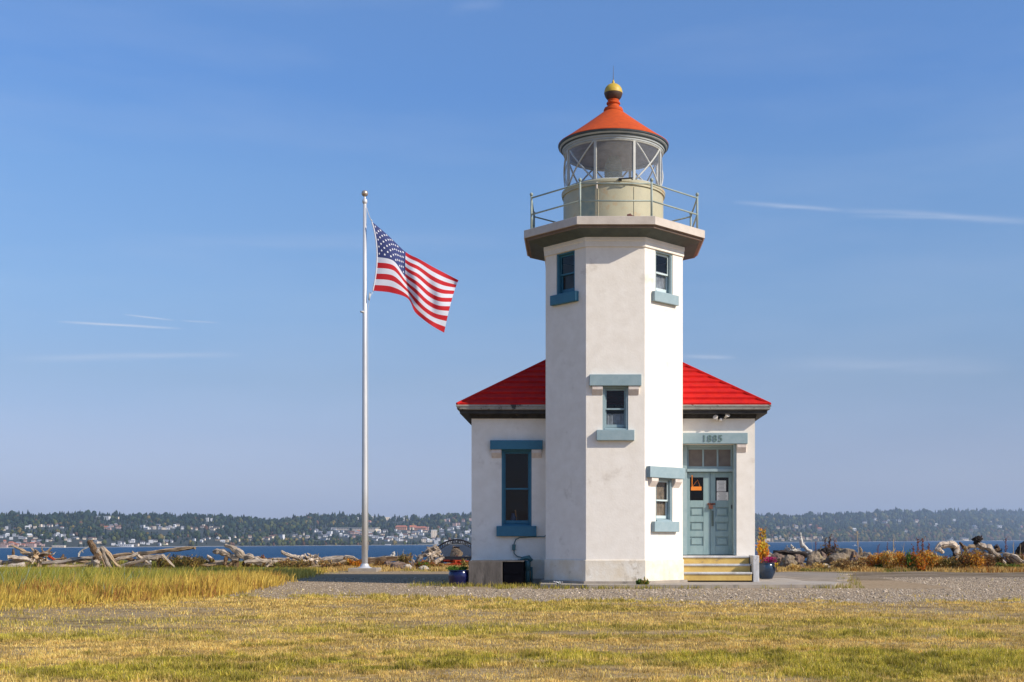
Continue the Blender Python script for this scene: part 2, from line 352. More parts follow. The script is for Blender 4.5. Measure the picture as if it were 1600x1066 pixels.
def big_mesh(name, V, Fc, mats, cols=None, nv=3, smooth=False, wl=(0, 0, 0)):
    me = bpy.data.meshes.new(name); V = np.asarray(V, np.float32) - np.array(wl, np.float32); Fc = np.asarray(Fc, np.int32)
    me.vertices.add(len(V)); me.vertices.foreach_set('co', V.ravel())
    me.loops.add(Fc.size); me.loops.foreach_set('vertex_index', Fc.ravel())
    me.polygons.add(len(Fc)); me.polygons.foreach_set('loop_start', np.arange(0, Fc.size, nv, dtype=np.int32))
    if smooth: me.polygons.foreach_set('use_smooth', np.ones(len(Fc), bool))
    for m in (mats if isinstance(mats, (list, tuple)) else [mats]): me.materials.append(m)
    if cols is not None:
        ca = me.color_attributes.new('Col', 'FLOAT_COLOR', 'POINT')
        ca.data.foreach_set('color', np.concatenate([cols, np.ones((len(cols), 1))], 1).astype(np.float32).ravel())
    me.update(calc_edges=True); me.validate()
    o = bpy.data.objects.new(name, me); COL.objects.link(o); o.location = wl; o['_w'] = tuple(float(t) for t in wl)
    return o
xs = np.concatenate([np.linspace(-400, -32, 40), np.arange(-30, 30.01, .12), np.linspace(32, 400, 40)])
ys = np.concatenate([np.linspace(-200, 5, 40), np.arange(6, 24, .10), np.arange(24, 54, .16), np.linspace(54.2, 80, 40)])
GX, GY = np.meshgrid(xs, ys); GZ = gz(GX, GY)
nx, ny = len(xs), len(ys); idx = np.arange(nx * ny).reshape(ny, nx)
Fq = np.stack([idx[:-1, :-1], idx[:-1, 1:], idx[1:, 1:], idx[1:, :-1]], -1).reshape(-1, 4)
M['ground'] = mat('ground_turf_gravel', rough=1.0, attr='Col', var=(.66, .60, .52), scale=9, bump=.7, bscale=16, bump_d=.03, spec=0)
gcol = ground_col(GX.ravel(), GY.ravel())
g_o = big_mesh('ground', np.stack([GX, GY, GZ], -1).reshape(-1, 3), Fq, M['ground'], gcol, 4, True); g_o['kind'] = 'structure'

# ------------------------------------------------------------------ grass
M['grass'] = mat('grass_blades', rough=.8, attr='Col', translucent=.35, spec=.15)
def blades(name, P, h, w, col, lean=.35, seg=2, wind=(0.0, 0.0), tipf=1.15, wl=(0, 0, 0)):
    n = len(P); az = rng.uniform(0, 2 * np.pi, n); la = rng.uniform(0, 2 * np.pi, n); lm = rng.uniform(0, lean, n) * h
    lx = np.cos(la) * lm + wind[0] * h; ly = np.sin(la) * lm + wind[1] * h
    dx = np.cos(az) * w / 2; dy = np.sin(az) * w / 2
    z0 = P[:, 2] - .01
    v = np.zeros((n, 5, 3))
    v[:, 0] = np.stack([P[:, 0] - dx, P[:, 1] - dy, z0], -1); v[:, 1] = np.stack([P[:, 0] + dx, P[:, 1] + dy, z0], -1)
    mx = P[:, 0] + lx * .35; my = P[:, 1] + ly * .35; mz = P[:, 2] + h * .55
    v[:, 2] = np.stack([mx + dx * .8, my + dy * .8, mz], -1); v[:, 3] = np.stack([mx - dx * .8, my - dy * .8, mz], -1)
    v[:, 4] = np.stack([P[:, 0] + lx, P[:, 1] + ly, P[:, 2] + h * np.sqrt(np.clip(1 - (lm / h) ** 2 * .5, .3, 1))], -1)
    b = (np.arange(n) * 5)[:, None]
    f = np.concatenate([b + np.array([0, 1, 2]), b + np.array([0, 2, 3]), b + np.array([3, 2, 4])], 0)
    c = np.repeat(col[:, None, :], 5, 1); c[:, 4] *= tipf; 
    return big_mesh(name, v.reshape(-1, 3), f, M['grass'], np.clip(c.reshape(-1, 3), 0, 1), 3, False, wl)
def scatter(n, x0, x1, y0, y1, mask):
    x = rng.uniform(x0, x1, n); y = rng.uniform(y0, y1, n); k = rng.random(n) < mask(x, y); x, y = x[k], y[k]
    return np.stack([x, y, gz(x, y)], -1)
# frame wedge: only where the photo could plausibly see, with a margin
def wedge(x, y): return ((x > -0.60 * y - 1.2) & (x < .47 * y + 1.2))
def building_clear(x, y): return ~((x > -3.0) & (x < 4.9) & (y > 28.2) & (y < 39)) & ~((x > -.9) & (x < 9) & (y > 28.2) & (y < 40.5))
def lawn_mask(x, y):
    grav, asph, green, dry, path, n2 = zones(x, y)
    d = (1 - grav) * (1 - path * .75) * (1 - .55 * dry) * (.50 + .5 * green) * (1 - .6 * sstep(.56, .66, fbm(x * 1.6 + 9, y * 5 + 2, 4)))
    d = np.maximum(d, .035 * grav * sstep(.5, .7, n2) * (y < 34))
    return d * wedge(x, y) * (1 - tall_mask(x, y)) * building_clear(x, y) * (y < 50)
def lawn_cols(P):
    x, y = P[:, 0], P[:, 1]; grav, asph, green, dry, path, n2 = zones(x, y); r = rng.random(len(P))[:, None]; r2 = rng.random(len(P))[:, None]
    gcol_ = c3(.64, .52, .06) * (1 - r) + c3(.30, .31, .03) * r
    tcol = c3(.92, .66, .24) * (1 - r) + c3(.68, .43, .12) * r
    k = np.clip(green[:, None] * .72 + (r2 - .5) * .55 + .10, 0, 1)
    c = tcol * (1 - k) + gcol_ * k
    br = (rng.random(len(P)) < .06)[:, None]
    c = np.where(br, c3(.68, .52, .24), c)
    return c * (.60 + .62 * rng.random((len(P), 1))) * (.72 + .5 * sstep(.35, .65, fbm(x * 4 + 70, y * 5, 3)))[:, None]
P = np.concatenate([scatter(620000, -8.5, 8, 9.0, 14.5, lawn_mask), scatter(560000, -14, 12, 14.5, 25, lawn_mask), scatter(160000, -24, 24, 25, 50, lawn_mask)])
far = sstep(10, 30, P[:, 1])
hh = (.020 + .025 * rng.random(len(P))) * (.75 + .6 * zones(P[:, 0], P[:, 1])[2]) * (1 + .35 * far) * (.5 + 1.1 * sstep(.40, .68, fbm(P[:, 0] * 7.5, P[:, 1] * 7.5 + 9, 3)))
gl = blades('lawn_grass', P, hh, .006 + .010 * far, lawn_cols(P), lean=.9)
tag(gl, 'short dry yellow-green lawn grass across the foreground', 'grass', kind='stuff')
print('lawn blades', len(P))
# tall grass
P = scatter(470000, -34, -7.2, 18.5, 52.6, lambda x, y: tall_mask(x, y) * wedge(x, y))
x, y = P[:, 0], P[:, 1]; nn = fbm(x * .5 + 2, y * .35 + 8); edge = 19.6 + np.clip(x + 9.8, 0, 9) * 1.3
nn = .5 * nn + .5 * fbm(x * 1.4, y * 1.1 + 20, 3); nn = np.clip((nn - .5) * 1.7 + .5, 0, 1); depth = sstep(.0, 11.0, y - edge); r = rng.random((len(P), 1)); r2 = rng.random(len(P))
k = np.clip(sstep(.10, .80, depth * .75 + (nn - .5) * 1.9 + .16) + (r2 - .5) * .5, 0, 1)[:, None] * sstep(-7.6, -10.5, x)[:, None]
c = (c3(.80, .58, .14) * (1 - r) + c3(.62, .41, .07) * r) * (1 - k) + (c3(.20, .25, .03) * (1 - r) + c3(.46, .38, .07) * r) * k
red = (fbm(x * .8 + 30, y * .8) > .62)[:, None] & (r < .4); c = np.where(red, c3(.42, .20, .06), c)
blu = (rng.random(len(P)) < .05)[:, None] & (k > .5); c = np.where(blu, c3(.28, .34, .24), c)
c = c * (.65 + .6 * rng.random((len(P), 1)))
hh = (.05 + .38 * sstep(-1.0, 6.5, y - edge + (nn - .5) * 5)) * (.45 + 1.0 * rng.random(len(P)) ** 1.5) * (.55 + .9 * nn) * np.where(x > -10, .85, 1.0)
hh = np.minimum(hh, (1.22 - .0252 * y).clip(.07) * rng.uniform(.5, 1.12, len(P)) * (.62 + .75 * fbm(x * .7 + 60, y * .25, 3)))
hh = hh * np.where(rng.random(len(P)) < .03, 1.45, 1)
hh = np.where(y > 45.2, rng.uniform(.08, .26, len(P)) * (.5 + nn), hh)
tg = blades('tall_grass', P, hh, .012 + .010 * rng.random(len(P)), c, lean=.55, wind=(.12, 0))
tag(tg, 'uncut tall green and golden grass in front of the driftwood on the left', 'grass', kind='stuff')
print('tall', len(P))
# dry verge grass before the rocks (right) and around the pole (middle)
def verge(x, y):
    n = fbm(x * .9 + 5, y * .9 + 40)
    return sstep(41.8, 43.2, y + (n - .5) * 3) * (y < 51.5) * wedge(x, y) * (x > -9.6) * sstep(.30, .55, n) * ~((x > -8.6) & (x < -7.0) & (y < 43))
P = scatter(190000, -11, 26, 41, 51.5, verge)
x, y = P[:, 0], P[:, 1]; r = rng.random((len(P), 1)); nn = fbm(x * .7 + 12, y * .7 + 5)[:, None]
c = c3(.72, .50, .19) * (1 - r) + c3(.50, .33, .10) * r
c = np.where((nn > .60) & (r < .35), c3(.42, .17, .035), c); c = np.where((nn < .40) & (r < .7), c3(.20, .20, .04), c)
vg = blades('dry_verge_grass', P, (.06 + .15 * rng.random(len(P))) * (.4 + nn[:, 0]), .018 + .012 * rng.random(len(P)), c * (.7 + .5 * rng.random((len(P), 1))), lean=.7)
tag(vg, 'dry golden and rusty grass along the foot of the shore rocks', 'grass', kind='stuff')
# weeds along the foundations
def foot(x, y): return (((y > 27.9) & (y < 28.9) & (x > -2.9) & (x < 2.6)) | ((y > 28.9) & (y < 30.6) & (x > -4.3) & (x < -2.8)) | ((y > 29.0) & (y < 29.8) & (x > -2.9) & (x < .1)) | ((y > 28.1) & (y < 28.6) & (x > 2) & (x < 6.3))) * sstep(.38, .62, fbm(x * 2.2 + 6, y * 2.2 + 3)) * (np.hypot(x - .89, y - 30.9) > 2.05) * ~((x>.1)&(y>28.4)) + .9 * (((x - 6.2) ** 2 / .5 + (y - 28.5) ** 2 / .08) < 1) + ((np.abs(x - 6.9 - (y - 30.5) * .22) < .35) & (y > 29) & (y < 40)) * sstep(.45, .6, fbm(x * 2.2 + 6, y * 1.2 + 3)) * .2
P = scatter(60000, -4.5, 9.5, 27.8, 40, foot); r = rng.random((len(P), 1))
c = (c3(.50, .36, .08) * (1 - r) + c3(.24, .26, .04) * r) * (.7 + .5 * rng.random((len(P), 1)))
fg = blades('foundation_weeds', P, .04 + .10 * rng.random(len(P)), np.full(len(P), .014), c, lean=.8)
tag(fg, 'yellow-green grass fringe at the foot of the lighthouse walls', 'grass', kind='stuff')
# gravel stones
M['stone'] = mat('gravel_stone', rough=.9, attr='Col', spec=.2)
def gmask(x, y): return zones(x, y)[0] * wedge(x, y) * building_clear(x, y) * (.35 + .65 * sstep(-4, 0, x)) * sstep(20, 22, y)
P = scatter(150000, -13, 19, 20, 36, gmask); n = len(P)
o8 = np.array([(1, 0, 0), (0, 1, 0), (-1, 0, 0), (0, -1, 0), (0, 0, 1), (0, 0, -1)], float)
s = rng.uniform(.008, .022, (n, 1, 1)) * (1 + (rng.random((n, 1, 1)) < .02) * 1.6); v = o8[None] * s * rng.uniform(.6, 1.3, (n, 6, 1)); v[:, :, 2] *= .7
an = rng.uniform(0, 6.28, n); ca, sa = np.cos(an)[:, None], np.sin(an)[:, None]
vx = v[:, :, 0] * ca - v[:, :, 1] * sa; vy = v[:, :, 0] * sa + v[:, :, 1] * ca; v[:, :, 0], v[:, :, 1] = vx, vy
v += P[:, None, :]; fo = np.array([(0, 1, 4), (1, 2, 4), (2, 3, 4), (3, 0, 4), (1, 0, 5), (2, 1, 5), (3, 2, 5), (0, 3, 5)])
f = (np.arange(n) * 6)[:, None, None] + fo[None]
cc = np.repeat((c3(.50, .40, .29)[None] * (.35 + .95 * rng.random((n, 1)) ** 1.3))[:, None], 6, 1).reshape(-1, 3)
gv = big_mesh('gravel', v.reshape(-1, 3), f.reshape(-1, 3), M['stone'], cc); tag(gv, 'loose grey gravel spread in front of the lighthouse', 'gravel', kind='stuff')

# pavement round the door side
def slab(name, pv, z, m):
    b = MB(); n = len(pv)
    b.add([(x, y, z) for x, y in pv] + [(x, y, -.1) for x, y in pv], [tuple(range(n))] + [(i + n, (i + 1) % n + n, (i + 1) % n, i) for i in range(n)])
    o = b.obj(name, m); o['kind'] = 'structure'; return o
slab('pavement', [(-.95, 28.9), (.2, 28.38), (1.4, 28.43), (3.0, 28.40), (4.4, 28.5), (6.15, 28.62), (6.35, 29.3), (6.6, 30.2), (6.3, 30.7), (5.9, 31.0), (5.75, 33.4), (5.0, 33.5), (4.2, 31.2), (-.95, 31.2)], .085, M['conc'])
e_ = [(4.5, 31.2), (6.2, 30.1), (6.9, 30.5), (7.2, 31.6), (7.0, 32.4), (7.5, 33.3), (7.9, 34.4), (7.7, 35.2), (8.3, 36.2), (8.2, 37.4), (8.9, 38.6), (8.5, 39.6), (7.6, 40.3), (6.4, 40.1), (5.4, 40.5), (5.0, 39.4), (4.5, 37)]
M['oldconc'] = mat('cracked_concrete', (.33, .275, .215), .95, var=(.24, .20, .155), scale=1.6, bump=.5, bscale=20, var2=(.08, .065, .04), scale2=1.3, stretch=(.5, 1.6, 1), thr=(.56, .60), spec=.1)
slab('path', e_, .045, M['oldconc'])

# ------------------------------------------------------------------ lighthouse
X0, D = .89, 30.9
A1, A2 = 1.744, 2.286
LH = thing('lighthouse', 'white stucco lighthouse with octagonal tower, red cupola and low red-roofed annex', 'lighthouse', (X0, D, 0))
def facem(th, a): return Matrix.Translation((X0, D, 0)) @ Matrix.Rotation(R(th), 4, 'Z') @ Matrix.Translation((0, -a, 0))
ANX = Matrix.Translation((0, 31.0, 0))
def panel(b, u0, u1, z0, z1, holes, dep):
    """wall sheet in the local frame (x right, y inward) with reveals dep deep round each hole (x0,x1,z0,z1)"""
    us = sorted({u0, u1, *[h[0] for h in holes], *[h[1] for h in holes]}); zs = sorted({z0, z1, *[h[2] for h in holes], *[h[3] for h in holes]})
    vid = {}
    vs, fs = [], []
    def V(u, z):
        if (u, z) not in vid: vid[(u, z)] = len(vs); vs.append((u, 0, z))
        return vid[(u, z)]
    for i in range(len(us) - 1):
        for j in range(len(zs) - 1):
            um, zm = (us[i] + us[i + 1]) / 2, (zs[j] + zs[j + 1]) / 2
            if any(h[0] < um < h[1] and h[2] < zm < h[3] for h in holes): continue
            fs.append((V(us[i], zs[j]), V(us[i + 1], zs[j]), V(us[i + 1], zs[j + 1]), V(us[i], zs[j + 1])))
    for h in holes:
        k = len(vs); c = [(h[0], h[2]), (h[1], h[2]), (h[1], h[3]), (h[0], h[3])]
        vs += [(u, 0, z) for u, z in c] + [(u, dep, z) for u, z in c]
        fs += [(k + i, k + 4 + i, k + 4 + (i + 1) % 4, k + (i + 1) % 4) for i in range(4)]
    b.add(vs, fs)
S1 = A1 * math.tan(R(22.5))
WUP = (-.33, .33, 7.32, 8.37); WMID = (-.315, .315, 3.86, 4.94); WLOW = (-.32, .32, 1.62, 2.70)
b = MB()
for k in range(8):
    th = k * 45; b.X = facem(th, A1)
    holes = {0: [WMID], 45: [WUP, WLOW], 315: [WUP]}.get(th, [])
    panel(b, -S1, S1, .60, 8.62, holes, .22)
b.X = None
tw = b.obj('tower_wall', M['stucco'], LH)
b = MB(); b.octa([(A1 - .1, .67), (A1 + .010, .67), (A1 + .028, .655), (A1 + .03, .14), (A1 - .1, .14)], X0, D); b.obj('tower_plinth', M['plinth'], LH)
b = MB(); b.octa([(A1 - .1, .15), (A1 + .12, .145), (A1 + .12, -.1)], X0, D); b.obj('tower_foundation', M['conc'], LH)
b = MB(); b.octa([(A1 - .02, 8.36), (A1 + .035, 8.37), (A1 + .035, 8.50), (A1 + .05, 8.52), (A1 + .05, 8.60), (A1 - .02, 8.61)], X0, D); b.obj('cornice_band', M['stucco'], LH)
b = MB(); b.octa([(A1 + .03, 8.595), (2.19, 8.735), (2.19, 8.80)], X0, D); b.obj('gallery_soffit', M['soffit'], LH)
b = MB(); b.octa([(2.15, 8.725), (2.215, 8.725), (2.215, 8.765), (2.25, 8.765), (2.25, 8.79)], X0, D); b.obj('gallery_trim', M['step_edge'], LH)
b = MB(); b.octa([(2.15, 8.785), (A2, 8.785), (A2, 8.975), (A2 - .02, 8.985), (.5, 9.0)], X0, D); gd = b.obj('gallery_deck', M['fascia'], LH)
b = MB(); b.box(1.16, 1.34, D - 2.05, D - 1.9, 8.98, 9.06); b.blob((1.25, D - 1.97, 9.04), .09, .3, 1); b.obj('rusty_lump', M['rust'], LH)

# gallery railing
rl = MB(); AR = 2.10; cs = []
for k in range(8):
    t = R(22.5 + 45 * k); cs.append((X0 + AR / math.cos(R(22.5)) * math.cos(t), D + AR / math.cos(R(22.5)) * math.sin(t)))
for z in (9.82, 9.40):
    for k in range(8):
        p, q = cs[k], cs[(k + 1) % 8]; rl.tube([(p[0], p[1], z), (q[0], q[1], z)], .021, 8)
ro = rl.obj('railing', M['rail'], LH, smooth=True)
for p in cs:
    q = MB(); q.tube([(p[0], p[1], 8.97), (p[0], p[1], 9.86)], .027, 8); q.lathe([(.001, 9.86), (.03, 9.87), (.046, 9.91), (.03, 9.95), (.001, 9.96)], p[0], p[1], 10); q.lathe([(.05, 8.985), (.05, 9.02), (.028, 9.03)], p[0], p[1], 10)
    q.obj('post', M['rail'], ro, wl=(p[0], p[1], 8.98), smooth=True)

# lantern
b = MB(); b.lathe([(1.30, 8.97), (1.30, 10.07)], X0, D, 96)
for i, f in enumerate(b.f):
    c = sum((Vector(b.v[k]) for k in f), Vector()) / 4; sx = (c.x - X0) / 1.3
    if c.y < D and -.66 < sx < -.36: b.mi[i] = 1
for sx in (-.36, -.32, .37): 
    t = math.asin(sx); b.tube([(X0 + 1.305 * sx, D - 1.305 * math.cos(t), 8.99), (X0 + 1.305 * sx, D - 1.305 * math.cos(t), 10.0)], .010, 6)
LT = b.obj('lantern_room', [M['drum'], M['drumdark']], LH, smooth=True); autosmooth(LT)
b = MB(); b.lathe([(1.29, 10.05), (1.335, 10.05), (1.335, 10.09), (1.35, 10.11), (1.35, 10.16), (1.30, 10.19), (1.22, 10.19)], X0, D, 96); b.obj('drum_ledge', M['drum'], LT)
b = MB(); b.lathe([(1.21, 10.0), (0.0, 10.0)], X0, D, 32); b.obj('lantern_floor', M['ceil'], LT)
GR = 1.27
for k in range(8):
    a0 = R(-90 - 22.5 + 45 * k); q = MB(); q.lathe([(GR, 10.19), (GR, 11.2)], X0, D, 10, a0, a0 + R(45))
    q.obj('pane', M['mglass'] if k == 0 else M['lglass'], LT, smooth=True)
for k in range(8):
    t = R(-90 + 22.5 + 45 * k); q = MB(); x, y = X0 + (GR + .005) * math.cos(t), D + (GR + .005) * math.sin(t)
    q.X = Matrix.Translation((x, y, 0)) @ Matrix.Rotation(t, 4, 'Z'); q.box(-.035, .02, -.031, .031, 10.17, 11.2); q.obj('mullion', M['astragal'], LT, wl=(x, y, 10.17))
    if k == 7: continue
    q = MB()
    for s in (1, -1):
        pts = []
        for i in range(9):
            u = i / 8; aa = R(-90 + 22.5 + 45 * k + 1.5 + 42 * u); z = 10.20 + .98 * (u if s > 0 else 1 - u)
            pts.append((X0 + (GR + .012 * s) * math.cos(aa), D + (GR + .012 * s) * math.sin(aa), z))
        q.tube(pts, .023, 6)
    q.obj('cross_brace', M['astragal'], LT, smooth=True)
q = MB()
for z, r in ((10.20, .02), (11.17, .025)):
    q.tube([(X0 + (GR + .005) * math.cos(R(a)), D + (GR + .005) * math.sin(R(a)), z) for a in range(0, 361, 6)], r, 6)
q.obj('glazing_ring', M['astragal'], LT)
q = MB(); pr = []
for i in range(17):
    z = 10.35 + .75 * i / 16; pr += [(.12 + .12 * math.sin(math.pi * (.12 + .76 * i / 16)), z), (.095 + .12 * math.sin(math.pi * (.12 + .76 * i / 16)), z + .03)]
q.lathe([(.0, 10.34)] + pr + [(.0, 11.13)], X0, D, 24); q.m = 1; q.lathe([(.12, 10.0), (.10, 10.3), (.2, 10.34)], X0, D, 16); q.obj('lens', [M['lens'], M['rail']], LT)
b = MB(); b.m = 0; b.lathe([(1.20, 11.19), (1.305, 11.19), (1.305, 11.235), (1.33, 11.24), (1.335, 11.285)], X0, D, 96)
b.m = 1; b.lathe([(1.335, 11.285), (1.365, 11.29), (1.375, 11.31)], X0, D, 96); b.m = 0; b.lathe([(1.375, 11.31), (1.40, 11.33), (1.405, 11.345)], X0, D, 96); b.m = 1; b.lathe([(1.405, 11.345), (1.43, 11.36), (1.44, 11.40)], X0, D, 96)
b.m = 2; b.lathe([(1.25, 11.2), (.9, 11.36), (.0, 11.5)], X0, D, 48)
co = b.obj('lantern_cornice', [M['cornice'], M['cornicedark'], M['ceil']], LT, smooth=True); autosmooth(co, 30)
b = MB(); pr = [(1.441, 11.395)] + [(1.441 - 1.20 * u, 11.41 + .90 * (u * .93 + .07 * u * u)) for u in [i / 14 for i in range(15)]]
b.lathe(pr, X0, D, 96)
b.lathe([(.24, 12.30), (.255, 12.31), (.255, 12.36), (.235, 12.38), (.235, 12.40), (.165, 12.43), (.15, 12.46), (.15, 12.50), (.175, 12.51), (.18, 12.54), (.165, 12.56), (.14, 12.57), (.15, 12.62), (.0, 12.63)], X0, D, 32)
cp = b.obj('cupola_roof', M['cupola'], LT, smooth=True); autosmooth(cp, 28)
FB = MB()
def sph(b, c, r, z0, z1, n=28, k=14):
    b.lathe([(math.sqrt(max(0, r * r - (z0 + (z1 - z0) * i / k) ** 2)), c[2] + z0 + (z1 - z0) * i / k) for i in range(k + 1)], c[0], c[1], n)
FB.m = 1; sph(FB, (X0, D, 12.815), .238, -.2375, -.02, 28, 14); FB.m = 0; FB.lathe([(.241, 12.79), (.243, 12.80), (.239, 12.81)], X0, D, 28); sph(FB, (X0, D, 12.815), .238, -.015, .2378, 28, 16)
FB.lathe([(.035, 13.05), (.035, 13.09), (.02, 13.13), (.012, 13.15)], X0, D, 12)
fb = FB.obj('ball_finial', [M['yellow'], M['brown']], LH, smooth=True); autosmooth(fb, 40)
b = MB(); b.tube([(X0, D, 13.14), (X0, D, 13.52)], [.011, .004], 6); b.obj('lightning_rod', M['iron'], fb)
b = MB(); b.tube([(1.0, D - 1.33, 10.13), (1.0, D - 1.42, 10.14), (1.32, D - 1.42, 10.16), (1.32, D - 1.36, 10.14)], .018, 6); b.box(.98, 1.06, D - 1.40, D - 1.32, 10.11, 10.17); b.obj('drum_handle', M['iron'], LT)
b = MB(); b.tube([(.44, D - 1.27, 10.09), (.44, D - 1.31, 10.08), (.44, D - 1.31, 9.93)], .022, 6); b.obj('vent_pipe', M['fascia'], LT)

# windows
def prism_corbel(b, x0, x1, z1, proj):
    vs = [(x, y, z) for x in (x0, x1) for y, z in ((.01, z1), (-proj, z1), (-proj, z1 - .085), (-.012, z1 - .215), (.01, z1 - .215))]
    b.add(vs, [(0, 1, 2, 3, 4), (9, 8, 7, 6, 5)] + [(i, 5 + i, 5 + (i + 1) % 5, (i + 1) % 5) for i in range(5)])
def window(Mx, hole, sill, lintel, frame_m, sash_m, cas_m=None, dep=.12, glass=None, lab=None, shade=None):
    x0, x1, z0, z1 = hole; c = .052
    b = MB(); b.X = Mx
    b.box(x0, x0 + c, .02, .19, z0, z1); b.box(x1 - c, x1, .02, .19, z0, z1); b.box(x0 + c, x1 - c, .02, .19, z1 - .045, z1)
    b.box(x0 + c, x0 + c + .018, .05, .075, z0, z1 - .045); b.box(x1 - c - .018, x1 - c, .05, .075, z0, z1 - .045)
    vs = [(x, y, z) for x in (x0 + c, x1 - c) for y, z in ((.0, z0), (.19, z0), (.19, z0 + .085), (.0, z0 + .035))]
    b.add(vs, [(0, 1, 2, 3), (7, 6, 5, 4)] + [(i, (i + 1) % 4, 4 + (i + 1) % 4, 4 + i) for i in range(4)])
    org = Mx @ Vector(((x0 + x1) / 2, 0, z0))
    wo = b.obj('window', frame_m, LH, wl=org, bevel=.004)
    if lab: wo['label'] = lab
    a0, a1 = x0 + c, x1 - c; zm = z0 + (z1 - z0) * .49; s = .045
    for nm, y, zb, zt, rb, rt in (('upper_sash', dep - .03, zm - .02, z1 - .045, .04, .05), ('lower_sash', dep + .012, z0 + .075, zm + .02, .075, .04)):
        b = MB(); b.X = Mx
        b.box(a0, a0 + s, y, y + .035, zb, zt); b.box(a1 - s, a1, y, y + .035, zb, zt); b.box(a0 + s, a1 - s, y, y + .035, zt - rt, zt); b.box(a0 + s, a1 - s, y, y + .035, zb, zb + rb)
        b.obj(nm, sash_m, wo, wl=org, bevel=.003)
        b = MB(); b.X = Mx; b.box(a0 + s - .005, a1 - s + .005, y + .014, y + .020, zb + rb - .005, zt - rt + .005); b.obj('pane', glass or M['glass'], wo, wl=org)
    if shade:
        b = MB(); b.X = Mx; n = 14
        vs = [(a0 + (a1 - a0) * i / n, .175 + .008 * math.sin(i * 2.4), z) for z in (shade[1], shade[2]) for i in range(n + 1)]
        b.add(vs, [(i, i + 1, n + 2 + i, n + 1 + i) for i in range(n)]); b.obj('curtain', shade[0], wo, wl=org)
    sw, sh, sp = sill
    b = MB(); b.X = Mx; xm = (x0 + x1) / 2; b.box(xm - sw / 2, xm + sw / 2, -sp, .02, z0 - sh, z0); b.obj('sill', cas_m or frame_m, wo, wl=org, bevel=.012)
    if lintel:
        lw, lz0, lz1, lp = lintel
        b = MB(); b.X = Mx; b.box(xm - lw / 2, xm + lw / 2, -lp, .03, lz0, lz1); b.obj('lintel', cas_m or frame_m, wo, wl=org, bevel=.012)
        for s_ in (-1, 1):
            b = MB(); b.X = Mx; e = x1 - xm; xa = xm + s_ * e; xb = xm + s_ * min(e + .26, lw / 2 - .02)
            prism_corbel(b, min(xa, xb) + (.004), max(xa, xb), lz0, lp * .8); b.obj('corbel', M['corbel'], wo, wl=org, bevel=.006)
    return wo
m_sh = mat('brown_window_shade', (.62, .44, .28), .9, var=(.26, .19, .12), scale=6); m_cur = mat('pale_curtain', (.60, .60, .60), .9, var=(.3, .3, .3), scale=5)
window(facem(-45, A1), WUP, (.93, .25, .10), None, M['tealshade'], M['tealshade'], M['tealshade'])
window(facem(45, A1), WUP, (.93, .25, .10), None, M['teal'], M['tealwhite'], M['teal'], shade=(m_cur, 7.35, 7.9))
window(facem(0, A1), WMID, (.93, .26, .12), (1.275, 4.94, 5.22, .12), M['teal'], M['teal'], M['teal'], shade=(m_cur, 3.9, 4.28))
window(facem(45, A1), WLOW, (.95, .26, .11), (1.33, 2.70, 2.98, .13), M['teal'], M['tealwhite'], M['teal'], shade=(m_sh, 1.66, 2.66))
AWIN = (-2.03, -1.245, 1.52, 3.515)

# annex
b = MB(); b.X = ANX; DOOR = (2.55, 4.118, .74, 3.665)
panel(b, -2.816, 4.596, .6, 4.46, [AWIN, DOOR], .36)
b.X = None; x0_, x1_, y1_ = -2.816, 4.596, 35.88
b.add([(x0_, 31, .6), (x0_, y1_, .6), (x0_, y1_, 4.46), (x0_, 31, 4.46), (x1_, 31, .6), (x1_, y1_, .6), (x1_, y1_, 4.46), (x1_, 31, 4.46)], [(0, 3, 2, 1), (4, 5, 6, 7), (1, 2, 6, 5)])
b.obj('annex_wall', M['stucco'], LH)
CXB, CYB, DD = X0, 33.441, 1.265
def ring(b, prof):
    vs = [(CXB + sx * r, CYB + sy * max(r - DD, .0), z) for r, z in prof for sx, sy in ((-1, -1), (1, -1), (1, 1), (-1, 1))]
    b.add(vs, [(i * 4 + k, i * 4 + (k + 1) % 4, (i + 1) * 4 + (k + 1) % 4, (i + 1) * 4 + k) for i in range(len(prof) - 1) for k in range(4)])
b = MB(); ring(b, ((3.66, .645), (3.716, .645), (3.73, .63), (3.73, .14)))
o = b.obj('annex_plinth', M['plinth'], LH)
b = MB(); ring(b, ((3.6, .15), (3.80, .145), (3.80, -.1))); b.obj('annex_foundation', M['conc'], LH)
b = MB(); b.box(-2.7, 4.5, 31.45, 31.5, .0, 4.3); b.box(-2.6, -.6, 32.8, 32.85, 0, 4.3); b.box(-2.7, 4.5, 31.5, 35.8, .5, .55); b.obj('interior_partition', M['black'], LH)  # blackened so the rooms behind the glass look unlit
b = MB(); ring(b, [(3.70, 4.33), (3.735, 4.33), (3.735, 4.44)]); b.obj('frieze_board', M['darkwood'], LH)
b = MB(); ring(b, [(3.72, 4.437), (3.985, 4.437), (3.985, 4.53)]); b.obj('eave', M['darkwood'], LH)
b = MB(); ring(b, [(3.98, 4.525), (4.04, 4.53), (4.055, 4.55), (4.055, 4.60), (4.075, 4.61), (4.075, 4.655), (4.055, 4.657), (4.045, 4.62)]); b.obj('gutter', M['gutter'], LH)
b = MB(); m_ = .649; NC = 10; E = 4.05; RR = E - DD
b.m = 0
for k in range(NC):
    t0, t1 = RR * k / NC, RR * (k + 1) / NC
    ring(b, [(E - t0, 4.655 + m_ * t0 - (.03 if k else .01)), (E - t0 + .012, 4.655 + m_ * t0 + .042), (E - t1, 4.655 + m_ * t1 - .012)])
rf = b.obj('annex_roof', M['roof'], LH)
b = MB()
for sx in (-1, 1):
    for sy in (-1, 1):
        b.tube([(CXB + sx * E, CYB + sy * RR, 4.67), (CXB + sx * DD, CYB, 4.67 + m_ * RR)], .045, 6)
